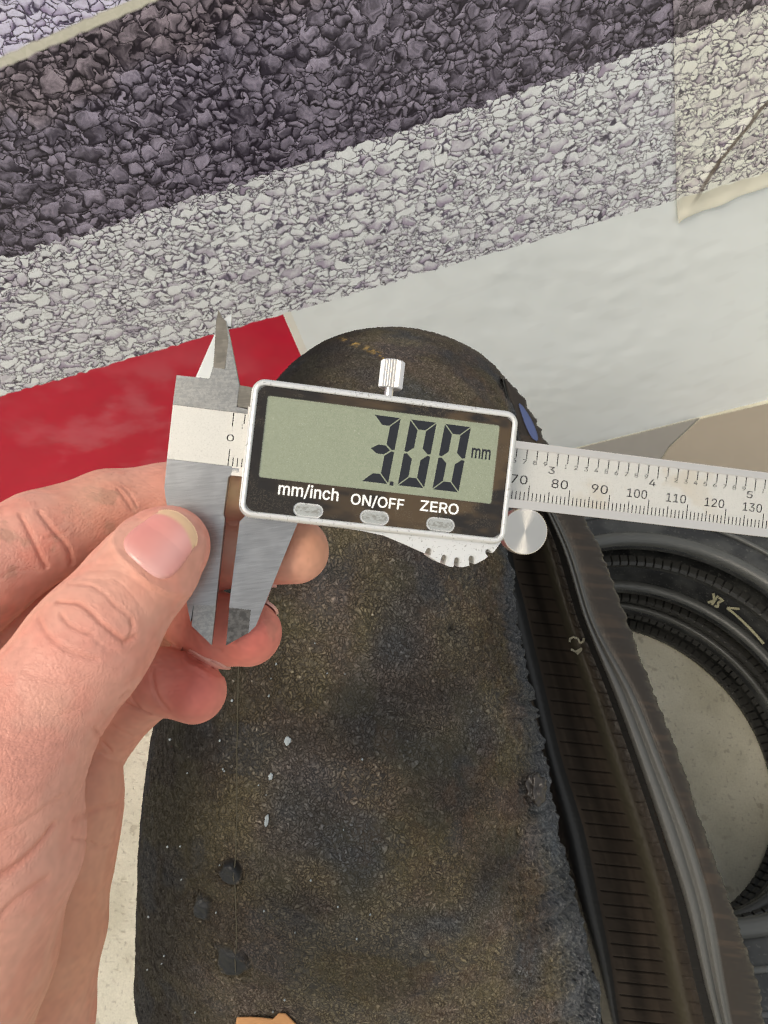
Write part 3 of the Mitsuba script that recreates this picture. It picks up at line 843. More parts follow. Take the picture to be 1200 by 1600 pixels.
bumped("silver_plastic", plastic_bump, prin(proc(plastic_col), 0.34, 0.35), 4e-5)


def bezel_bump(p, n, uv):
    u, v = cuv(p)
    ang = noise(u * 0.12, v * 0.12, 3.0) * 5
    a, b = u * dr.cos(ang) + v * dr.sin(ang), v * dr.cos(ang) - u * dr.sin(ang)
    return 1.6e-5 * fbm(u * 0.35, v * 0.35, 2.0, 2) + 2.2e-6 * noise(a * 1.2, b * 7, 1.0) * smoothstep(0.35, 0.65, noise(u * 0.2, v * 0.25, 8.0))


def bezel_col(p, n, uv):
    u, v = cuv(p)
    d = smoothstep(0.62, 0.80, noise(u * 7, v * 7, 4.0)) * smoothstep(0.45, 0.65, fbm(u * 0.3, v * 0.3, 2.0, 3))
    w = smoothstep(0.35, 0.65, fbm(u * 0.12, v * 0.3, 6.0, 3))  # brown reflection towards the right, painted into the bezel
    return mix(mix((0.012, 0.009, 0.007), (0.070, 0.045, 0.022), w * smoothstep(4, 40, u)), (0.15, 0.12, 0.08), 0.35 * d)


bumped("dark_glass", bezel_bump, prin(proc(bezel_col), 0.08, spec=0.5), 5e-5)


def lcd_col(p, n, uv):
    u, v = cuv(p)
    gr = noise(u * 8, v * 8, 1.0) * 0.6 + noise(u * 3.5, v * 3.5, 2.0) * 0.4
    sp = smoothstep(0.90, 0.94, noise(u * 5, v * 5, 5.0))
    c = mix((0.205, 0.235, 0.165), (0.285, 0.315, 0.235), gr)
    return mix(c, (0.45, 0.47, 0.40), 0.35 * sp)


mat("lcd", **prin(proc(lcd_col), 0.35, spec=0.5))
mat("lcd_ink", **prin((0.012, 0.014, 0.02), 0.35, spec=0.4))
mat("white_print", **prin((0.80, 0.80, 0.78), 0.5))
mat("black_gap", **prin((0.01, 0.01, 0.01), 0.5))


def button_col(p, n, uv):
    u, v = cuv(p)
    d = smoothstep(0.30, 0.70, fbm(u * 2.2, v * 4.5, 7.0, 3)) * smoothstep(1.0, 0.4, dr.abs(v + 7.9))
    return mix((0.34, 0.36, 0.36), (0.12, 0.115, 0.095), 0.6 * d)


mat("button_plastic", **prin(proc(button_col), 0.45))

# beam with raised rails
beam = Polygon([(-13.4, 0.0), (172, 0.0), (172, 11.97), (-13.45, 12.1)])
cal("beam", lay(beam, -3.2, 0.0, 0.02, 1), "satin_chrome", "satin steel beam engraved with inch and millimetre scales")
cal("rail", lay(sbox(3.0, 11.985, 172, 13.75), -3.2, 0.5, 0.2), "rail_steel")
cal("rail", lay(sbox(0.9, -2.05, 172, -0.02), -3.2, 0.5, 0.2), "rail_steel")
fixed = Polygon([(-13.35, -0.06), (-13.22, -6.56), (-12.6, -9.1), (-4.0, -36.6), (0.85, -40.6), (0.81, -31.29), (0.67, -11.83), (0.25, -10.9), (0.40, -2.6), (1.1, -1.75), (2.9, -1.66), (2.9, -0.06)])
blade_f = Polygon([(-4.09, -31.85), (0.9, -31.4), (0.95, -41.5), (-4.4, -38)])
cal("fixed_jaw", lay(fixed.difference(blade_f), -3.2, 0.5, 0.28), "brushed_steel", "fixed outer jaw under the thumb")
bl_f = Polygon([(-4.06, -31.84), (0.80, -31.38), (0.84, -40.55), (-4.03, -36.6)])
cal("fixed_jaw__measuring_blade", lay(bl_f, -2.4, -0.25, 0.1), "speckled_steel")
head = Polygon([(-13.42, 12.12), (-13.31, 18.67), (-6.15, 18.86), (-5.74, 21.12), (-5.8, 24.0), (-6.05, 27.9), (-6.1, 31.9), (-5.9, 34.0), (-4.74, 33.2), (-3.98, 32.4), (-2.71, 28.56), (0.34, 18.96), (0.51, 18.31), (0.49, 13.39), (3.1, 13.1), (3.1, 12.12)])
rec = Polygon([(-5.9, 21.45), (-3.15, 21.38), (-2.95, 21.6), (-2.96, 24.87), (-2.92, 27.77), (-4.05, 32.5), (-5.2, 36), (-8, 36), (-6.3, 31.91), (-6.2, 27.91), (-5.95, 24)])
cal("inside_jaw", lay(head.difference(rec), -3.2, 0.5, 0.12), "speckled_steel", "front inside jaw with a thin dark blade")
rb_ = Polygon([(-5.72, 21.48), (-3.17, 21.41), (-3.0, 24.87), (-2.96, 27.77), (-4.05, 32.3), (-5.1, 33.2), (-6.02, 34.6), (-6.2, 31.91), (-6.0, 27.91), (-5.78, 24)])
cal("inside_jaw__measuring_blade", lay(rb_, -1.7, -0.35, 0.08), "dark_steel")
rear = Polygon([(-9.75, 18.3), (-5.0, 18.3), (-5.0, 29), (-6.11, 30.4)])
cal("inside_jaw_001", lay(rear, -3.3, -1.75, 0.08), "bright_steel", "rear inside jaw of brighter steel")
cal("inside_jaw_001__tip", lay(Polygon([(-4.9, 33.0), (-3.15, 34.5), (-3.0, 31.6), (-3.9, 31.5)]), -3.3, -1.8, 0.08), "bright_steel")
slide = Polygon([(0.46, 18.35), (4.4, 18.15), (4.4, 13.4), (0.85, 13.45), (0.50, 13.9)])
cal("slide_frame", lay(slide, -3.2, 0.2, 0.25), "dark_steel")
sl = Polygon([(5.6, -10.0), (4.51, -11.5), (3.97, -12.2), (3.75, -31.44), (3.9, -37.21), (3.85, -40.4), (8.6, -37.15), (10.18, -35.19), (17.2, -10.0)])
sbl = Polygon([(3.0, -31.65), (8.65, -31.77), (8.67, -37.15), (4.2, -41.5), (3.0, -41.5)])
cal("sliding_jaw", lay(sl.difference(sbl), -3.2, 0.4, 0.28), "brushed_steel", "sliding outer jaw below the display")
cal("sliding_jaw__measuring_blade", lay(Polygon([(3.78, -31.68), (8.62, -31.79), (8.64, -37.1), (3.98, -40.4)]), -2.4, -0.6, 0.1), "blade_steel")


def engrave(name, shapes, kind="stuff", label=None, z=0.04):
    cal(name, cat([trimesh.creation.extrude_polygon(s_, 0.05, engine="earcut").apply_translation([0, 0, z - 0.03]) for s_ in shapes]), "engraved_black", label, kind=kind, smooth=False)


ticks = []
for k in range(0, 166):
    if 4 < k < 62: continue
    ln = 3.65 if k % 10 == 0 else 2.65 if k % 5 == 0 else 1.95
    ticks.append(sbox(k - 0.11, 0.02, k + 0.11, ln))
engrave("millimetre_ticks", ticks)
ticks = []
for k in range(0, 66):
    u = 2.54 * k
    if 4 < u < 62: continue
    ticks.append(sbox(u - 0.11, 11.93 - (3.0 if k % 10 == 0 else 2.1), u + 0.11, 11.95))
engrave("inch_ticks", ticks)


def word(text, u0, u1, v0, hgt, z, depth=0.05, bold=False, align=None):
    m = meshkit.text_mesh(text, hgt / 1000.0, depth / 1000.0, bold)
    m.vertices *= 1000.0
    lo, hi = m.bounds[0], m.bounds[1]
    sx = (u1 - u0) / (hi[0] - lo[0])
    m.vertices[:, 0] = (m.vertices[:, 0] - lo[0]) * sx + u0
    m.vertices[:, 1] += v0
    m.vertices[:, 2] += z
    return m


for k in list(range(7, 17)):
    t = str(k * 10)
    w = 4.05 if len(t) == 2 else 5.1
    cal("scale_numeral", word(t, k * 10 - 0.6 - w, k * 10 - 0.6, 3.78, 2.05, 0.01), "engraved_black", smooth=False)
cal("scale_numeral", word("0", -0.94, 0.65, 5.55, 1.5, 0.01), "engraved_black", smooth=False)
for k in (3, 4, 5, 6):
    cal("scale_numeral", word(str(k), 25.4 * k - 2.0, 25.4 * k - 0.4, 7.02, 1.68, 0.01), "engraved_black", smooth=False)
smalls = []
for k in range(1, 65):
    if k % 10 == 0: continue
    u = 2.54 * k
    if 3 < u < 64: continue
    w = 0.45 if k % 10 == 1 else 0.95
    smalls.append(word(str(k % 10), u - 0.35 - w / 2, u - 0.35 + w / 2, 8.62, 1.0, 0.01))
cal("small_inch_numerals", cat(smalls), "engraved_black", kind="stuff", smooth=False)


def rrect(x0, y0, x1, y1, r, n=10):
    pts = []
    for cx, cy, a0 in ((x1 - r, y1 - r, 0), (x0 + r, y1 - r, 90), (x0 + r, y0 + r, 180), (x1 - r, y0 + r, 270)):
        for k in range(n + 1):
            a = math.radians(a0 + 90 * k / n)
            pts.append((cx + r * math.cos(a), cy + r * math.sin(a)))
    return np.array(pts)


HX0, HY0, HX1, HY1 = 3.85, -11.0, 63.7, 19.4


def loft(rings):
    """Rings of equal length, first and last capped."""
    n = len(rings[0])
    V = np.vstack(rings)
    c0, c1 = rings[0].mean(0), rings[-1].mean(0)
    V = np.vstack([V, c0, c1])
    f = [tri(grid_faces(len(rings), n, True))]
    k = len(rings) * n
    f.append([[k, (i + 1) % n, i] for i in range(n)])
    b = (len(rings) - 1) * n
    f.append([[k + 1, b + i, b + (i + 1) % n] for i in range(n)])
    return trimesh.Trimesh(V, np.vstack(f), process=False)


def ring(inset, z, r=3.0, skew=0.0):
    rr = max(r - inset, 0.3)
    p = rrect(HX0 + inset, HY0 + inset, HX1 - inset, HY1 - inset, rr)
    return np.c_[p, np.full(len(p), z)]


body = loft([ring(1.2, -4.4), ring(0.5, -4.0), ring(0.1, -2.5), ring(0.0, 0.0), ring(0.0, 5.8), ring(0.08, 6.5), ring(0.30, 7.05), ring(0.65, 7.4), ring(1.0, 7.5), ring(1.3, 7.42), ring(1.5, 7.15), ring(1.55, 6.5)])
cal("housing", body, "silver_plastic", "silver plastic display housing with a rounded rim")
bz = rrect(HX0 + 1.57, HY0 + 1.57, HX1 - 1.57, HY1 - 1.57, 1.9)
lcd_poly = Polygon(rrect(7.45, -1.98, 59.45, 15.82, 0.5))
btns = [(18.87, -7.95), (33.5, -7.9), (48.4, -7.85)]
holes = [LineString([(u - 1.75, v), (u + 1.75, v)]).buffer(1.52) for u, v in btns]
bp = Polygon(bz).difference(lcd_poly)
for h_ in holes: bp = bp.difference(h_)
cal("bezel", lay(bp, 6.51, 7.1, 0.12), "dark_glass", "glossy dark bezel round the display", smooth=20)
cal("display", lay(lcd_poly.buffer(-0.02), 6.40, 6.64, 0.02, 1), "lcd", "grey green liquid crystal display", smooth=20)

# seven-segment digits
SW, SH, ST = 6.2, 15.1, 2.25


def seg_polys(on):
    w, h, t, gp = SW, SH, ST, 0.12
    m = h / 2
    S_ = {"a": [(0, h), (w, h), (w - t, h - t), (t, h - t)], "d": [(0, 0), (t, t), (w - t, t), (w, 0)],
          "f": [(0, h), (t, h - t), (t, m + 0.55 * t), (0.35 * t, m), (0, m + 0.2)], "b": [(w, h), (w, m + 0.2), (w - 0.35 * t, m), (w - t, m + 0.55 * t), (w - t, h - t)],
          "e": [(0, 0), (0, m - 0.2), (0.35 * t, m), (t, m - 0.55 * t), (t, t)], "c": [(w, 0), (w - t, t), (w - t, m - 0.55 * t), (w - 0.35 * t, m), (w, m - 0.2)],
          "g": [(0.25 * t, m), (t, m + 0.5 * t), (w - t, m + 0.5 * t), (w - 0.4 * t, m), (w - t, m - 0.5 * t), (t, m - 0.5 * t)]}
    out = []
    for k in on:
        p = Polygon(S_[k]).buffer(-gp, join_style=2)
        out.append(Polygon([(x + 0.082 * y, y) for x, y in p.exterior.coords]))
    return out


for u0, on in ((29.6, "abgcd"), (37.75, "abcdef"), (45.6, "abcdef")):
    ms = []
    for p in seg_polys(on):
        m = trimesh.creation.extrude_polygon(p, 0.05, engine="earcut")
        m.apply_translation([u0, -0.33, 6.62])
        ms.append(m)
    cal("display__digit", cat(ms), "lcd_ink", smooth=False)
cal("display__decimal_point", trimesh.creation.extrude_polygon(sbox(36.05, -0.45, 36.9, 0.45), 0.05, engine="earcut").apply_translation([0, 0, 6.62]), "lcd_ink", smooth=False)
cal("display__unit_mark", word("mm", 53.7, 58.1, 7.9, 2.9, 6.62, 0.05, True), "lcd_ink", smooth=False)
cal("button_lettering", word("mm/inch", 11.95, 25.1, -5.15, 2.6, 7.08, 0.05, True), "white_print", "white lettering mm/inch", smooth=False)
cal("button_lettering", word("ON/OFF", 27.85, 39.7, -5.5, 2.25, 7.08, 0.05, True), "white_print", "white lettering ON/OFF", smooth=False)
cal("button_lettering", word("ZERO", 43.35, 52.1, -5.2, 2.25, 7.08, 0.05, True), "white_print", "white lettering ZERO", smooth=False)
for (u, v) in btns:
    b_ = lay(LineString([(u - 1.6, v), (u + 1.6, v)]).buffer(1.18), 6.4, 7.3, 0.35, 4)
    cal("button", b_, "button_plastic")

# thumb grip with notches
grip = Polygon([(22, -9), (22, -11.02), (26.66, -11.05), (31, -11.2), (36.38, -11.75), (41.66, -13.27), (46.16, -14.74), (49.52, -16.45), (52.39, -17.21), (55.55, -16.95), (58.24, -15.95), (60.12, -14.75), (62.29, -12.6), (63.55, -10.5), (63.55, -9)])
for (u, v), (du, dv) in zip([(47.07, -14.06), (50.77, -15.23), (53.79, -15.5), (57.11, -14.77), (60.8, -12.9)], [(-.3, -1), (-.15, -1), (0, -1), (.2, -1), (.75, -.8)]):
    grip = grip.difference(LineString([(u, v), (u + du * 4, v + dv * 4)]).buffer(0.62))
cal("thumb_grip", lay(grip, -4.0, 4.4, 1.0, 6), "silver_plastic", "notched thumb grip under the housing", smooth=40)
cal("thumb_grip__notch_bottom", lay(Polygon([(45.5, -12.5), (46.6, -14.5), (50.3, -15.8), (53.8, -16.4), (57.2, -15.6), (60.6, -13.7), (61.5, -12.5)]), -3.6, 1.6, 0.1), "dark_steel")

# lock screw and roller
def knurl(r, h, n, amp, bev):
    a = np.linspace(0, 2 * np.pi, n * 6, endpoint=False)
    w = amp * (1 - np.abs(((a * n / (2 * np.pi)) % 1) * 2 - 1))
    rings = []
    for z, k, am in ((0, r - bev, 0), (bev * 0.6, r - bev * 0.2, 0.6), (bev * 1.2, r, 1), (h - bev * 1.2, r, 1), (h - bev * 0.6, r - bev * 0.2, 0.6), (h, r - bev, 0)):
        rr = k - w * am
        rings.append(np.c_[rr * np.cos(a), rr * np.sin(a), np.full(len(a), z)])
    return loft(rings)


mat("screw_steel", **prin((0.80, 0.77, 0.74), 0.28, 1.0))
ks = knurl(2.78, 6.4, 26, 0.32, 0.35)
ks.vertices = np.c_[ks.vertices[:, 0] + 34.2, ks.vertices[:, 2] + 21.4, -ks.vertices[:, 1] + 3.0]
cal("lock_screw", ks, "screw_steel", "knurled lock screw on top of the housing")
st_ = trimesh.creation.cylinder(1.0, 3.4, sections=32)
st_.vertices = np.c_[st_.vertices[:, 0] + 34.0, st_.vertices[:, 2] + 20.4, st_.vertices[:, 1] + 3.0]
cal("lock_screw__stem", st_, "screw_steel")
kr = knurl(5.62, 4.0, 64, 0.22, 0.3)
kr.vertices = kr.vertices + [70.15, -7.25, -3.9]
cal("thumb_roller", kr, "screw_steel", "round steel thumb roller under the beam")
rr_ = np.linspace(0.02, 5.25, 30)
aa_ = np.linspace(0, 2 * np.pi, 181)
RR, AA = np.meshgrid(rr_, aa_, indexing="ij")
fv = np.c_[(RR * np.cos(AA)).ravel() + 70.15, (RR * np.sin(AA)).ravel() - 7.25, (0.13 - 0.0 * RR).ravel()]
mat("turned_steel", **prin((0.62, 0.60, 0.56), 0.34, 1.0, anisotropic=0.92))
ff = tri(grid_faces(30, 181))
cal("thumb_roller__turned_face", trimesh.Trimesh(fv, ff[:, ::-1], process=False), "turned_steel", smooth=True, uv=np.c_[AA.ravel() / (2 * np.pi), RR.ravel() / 5.25])
br_ = lay(sbox(68.5, -4.0, 71.5, -1.0), -3.3, -1.6, 0.1)
cal("roller_bracket", br_, "dark_steel")

# ------------------------------------------------------------------ the hand
def J(*pts):
    """Joints read off the photograph as (x, y, depth mm, radius mm) -> camera-axis coordinates in mm with a radius."""
    a = np.array(pts, float)
    return np.c_[(a[:, 0] - 600) / FPX * a[:, 2], (800 - a[:, 1]) / FPX * a[:, 2], a[:, 2], a[:, 3]]
CH_THUMB = J((264, 852, 149.0, 8.4), (236, 884, 147.3, 9.5), (203, 920, 145.5, 9.9), (160, 978, 142, 11.2), (132, 1016, 140, 11.8), (75, 1088, 137, 11.7), (0, 1195, 133, 14.0))
CH_THENAR = J((0, 1195, 133, 14.0), (-32, 1320, 136, 18.0), (-85, 1490, 141, 20.0), (-170, 1720, 150, 24))
CH_INDEX = J((440, 775, 175, 7.8), (352, 762, 173.5, 8.2), (262, 784, 170.8, 8.9), (170, 800, 165.5, 9.5), (60, 840, 156.5, 10.0), (-30, 895, 150.5, 11.2), (-150, 1000, 148, 13))
CH_MIDDLE = J((462, 860, 173.5, 8.1), (370, 864, 175.5, 8.0), (250, 888, 179, 8.9), (110, 925, 171, 9.6), (-10, 1000, 164, 10.5), (-150, 1080, 157, 13))
CH_RING = J((388, 988, 172.5, 8.1), (350, 984, 175, 8.3), (312, 968, 181, 8.5), (272, 940, 188, 8.8), (200, 935, 188, 9.2), (100, 990, 180, 9.8), (0, 1060, 170, 10.6), (-130, 1160, 164, 13))
CH_LITTLE = J((304, 1080, 171.5, 7.6), (252, 1064, 172.5, 7.7), (206, 1097, 175.5, 7.6), (138, 1174, 181, 8.9), (60, 1240, 180, 10.5), (-90, 1270, 168, 13))
CH_HYPO = J((134, 1204, 174.5, 8.0), (118, 1240, 174.5, 10.7), (104, 1290, 175, 11.8), (88, 1350, 174, 12.6), (70, 1450, 174, 13.6), (40, 1600, 177, 15.5), (-10, 1800, 184, 19))
CH_FILL = J((285, 1000, 192, 7.0), (215, 1015, 190, 9.0), (100, 1060, 184, 11), (-40, 1140, 176, 13))
CH_PALM = J((-150, 1000, 148, 13), (-140, 1100, 158, 15), (-80, 1260, 164, 16), (-60, 1420, 165, 19), (-110, 1640, 168, 23), (-170, 1850, 172, 26), (-330, 2500, 175, 34))
def chain_sdf(q, ch, k):
    """Smooth union of tapered capsules along a chain."""
    acc = None
    for a, b in zip(ch[:-1], ch[1:]):
        ab = b[:3] - a[:3]
        t = np.clip(((q - a[:3]) @ ab) / (ab @ ab), 0, 1)
        d = np.linalg.norm(q - a[:3] - t[:, None] * ab, axis=1) - (a[3] + t * (b[3] - a[3]))
        acc = np.exp(-d / k) if acc is None else acc + np.exp(-d / k)
    return -k * np.log(np.maximum(acc, 1e-300))
def smin(a, b, k):
    h = np.clip(0.5 + 0.5 * (b - a) / k, 0, 1)
    return b + (a - b) * h - k * h * (1 - h)
def hand_sdf(q):
    th = chain_sdf(q, CH_THUMB, 0.9)
    th = smin(th, chain_sdf(q, CH_THENAR, 1.6), 5.0)
    palm = smin(chain_sdf(q, CH_PALM, 2.0), chain_sdf(q, CH_HYPO, 1.4), 5.0)
    d = smin(th, palm, 3.0)
    for ch, k in ((CH_INDEX, 0.35), (CH_MIDDLE, 0.35), (CH_RING, 0.7), (CH_LITTLE, 0.7), (CH_FILL, 0.7)):
        c = chain_sdf(q, ch, 0.8)
        d = smin(d, c, k)
    return d
def surface_net(f, lo, hi, h):
    n = np.ceil((np.array(hi) - lo) / h).astype(int) + 1
    ax = [lo[i] + h * np.arange(n[i]) for i in range(3)]
    G = np.stack(np.meshgrid(*ax, indexing="ij"), -1).reshape(-1, 3)
    V = np.concatenate([f(c) for c in np.array_split(G, 40)]).reshape(n)
    neg = V < 0
    cs = sum(neg[a:n[0] - 1 + a, b:n[1] - 1 + b, c:n[2] - 1 + c].astype(int) for a in (0, 1) for b in (0, 1) for c in (0, 1))
    act = (cs > 0) & (cs < 8)
    idx = -np.ones(act.shape, int)
    idx[act] = np.arange(act.sum())
    I = np.argwhere(act)
    acc, cnt = np.zeros((len(I), 3)), np.zeros(len(I))
    cor = [(a, b, c) for a in (0, 1) for b in (0, 1) for c in (0, 1)]
    for p in range(8):
        for q_ in range(p + 1, 8):
            dlt = np.array(cor[q_]) - cor[p]
            if np.abs(dlt).sum() != 1: continue
            va, vb = V[tuple((I + cor[p]).T)], V[tuple((I + cor[q_]).T)]
            x = (va < 0) != (vb < 0)
            t = np.where(x, va / np.where(x, va - vb, 1), 0)
            acc += np.where(x[:, None], np.array(cor[p]) + t[:, None] * dlt, 0)
            cnt += x
    verts = np.array(lo) + (I + acc / cnt[:, None]) * h
    quads = []
    for ax_ in range(3):
        o = [k for k in range(3) if k != ax_]
        sl0, sl1 = [slice(None)] * 3, [slice(None)] * 3
        sl0[ax_], sl1[ax_] = slice(0, -1), slice(1, None)
        ch = neg[tuple(sl0)] != neg[tuple(sl1)]
        E_ = np.argwhere(ch)
        E_ = E_[(E_[:, o[0]] > 0) & (E_[:, o[1]] > 0) & (E_[:, o[0]] < n[o[0]] - 1) & (E_[:, o[1]] < n[o[1]] - 1)]
        fl = neg[tuple(E_.T)]
        d0, d1 = np.zeros(3, int), np.zeros(3, int)
        d0[o[0]], d1[o[1]] = 1, 1
        qd = np.stack([idx[tuple((E_ - a).T)] for a in (d0 * 0, d0, d0 + d1, d1)], 1)
        flip = fl if ax_ != 1 else ~fl
        qd[~flip] = qd[~flip][:, ::-1]
        quads.append(qd)
    qd = np.vstack(quads)
    return verts, tri(qd[(qd >= 0).all(1)])
hv, hf = surface_net(hand_sdf, np.array([-185.0, -285.0, 105.0]), np.array([-5.0, 22.0, 212.0]), 1.6)
hm = trimesh.Trimesh(hv, hf, process=False).subdivide()
# finer where the camera looks: the part of the hand above the wrist
cen_ = hm.vertices[hm.faces].mean(1)
hm = hm.subdivide(face_index=np.nonzero((cen_[:, 1] > -128) & (cen_[:, 0] > -105))[0])
hv = np.array(hm.vertices)
for _ in range(3):
    e = 0.05
    d0 = np.concatenate([hand_sdf(c) for c in np.array_split(hv, 20)])
    gr = np.stack([np.concatenate([hand_sdf(c) for c in np.array_split(hv + np.eye(3)[k] * e, 20)]) - d0 for k in range(3)], -1) / e
    gr /= np.maximum(np.linalg.norm(gr, axis=1), 1e-6)[:, None]
    hv = hv - gr * np.clip(d0, -1.0, 1.0)[:, None]
hn = gr
def poly_dist(v, pts):
    best = np.full(len(v), 1e9)
    pts = np.array(pts, float)
    for a, b in zip(pts[:-1], pts[1:]):
        ab = b - a
        t = np.clip(((v - a) @ ab) / (ab @ ab), 0, 1)
        best = np.minimum(best, np.linalg.norm(v - a - t[:, None] * ab, axis=1))
    return best
def seen(pts):
    """Creases given by where they cross the photograph, set on the skin: camera-axis mm."""
    out = []
    for x, y, z in pts:
        out.append(((x - 600) / FPX * z, (800 - y) / FPX * z, z))
    return np.array(out)
def nail_axes(axis, normal):
    axis = np.array(axis, float)
    axis /= np.linalg.norm(axis)
    normal = np.array(normal, float)
    normal -= axis * (normal @ axis)
    normal /= np.linalg.norm(normal)
    return axis, normal, np.cross(axis, normal)
def finger_end(ch, n, back, out):
    """Middle of a finger's nail: behind the tip, on the side n of the finger."""
    a = ch[0, :3] - ch[1, :3]
    a /= np.linalg.norm(a)
    n = np.array(n, float)
    n -= a * (n @ a)
    n /= np.linalg.norm(n)
    return ch[0, :3] - a * back + n * (ch[0, 3] + out), a, n


NAILS = [(np.array([-42.75, -5.10, 140.5]), (7.0, 8.2, 4.2), (-0.04, 0.06, -1.0), 17.6, 16.2),        # thumb: middle, axis, normal, width, length
         (*finger_end(CH_LITTLE, (0.35, 0.85, 0.22), -0.5, 0.0), 10.0, 10.5), (*finger_end(CH_RING, (0.30, 0.80, 0.50), -1.0, 0.0), 11.0, 11.0)]
dh = 0.10 * (meshkit.fbm(hv / 3.0, 3, 3) - 0.5) + 0.5 * (meshkit.fbm(hv / 14.0, 2, 4) - 0.5)
tone = np.zeros(len(hv))
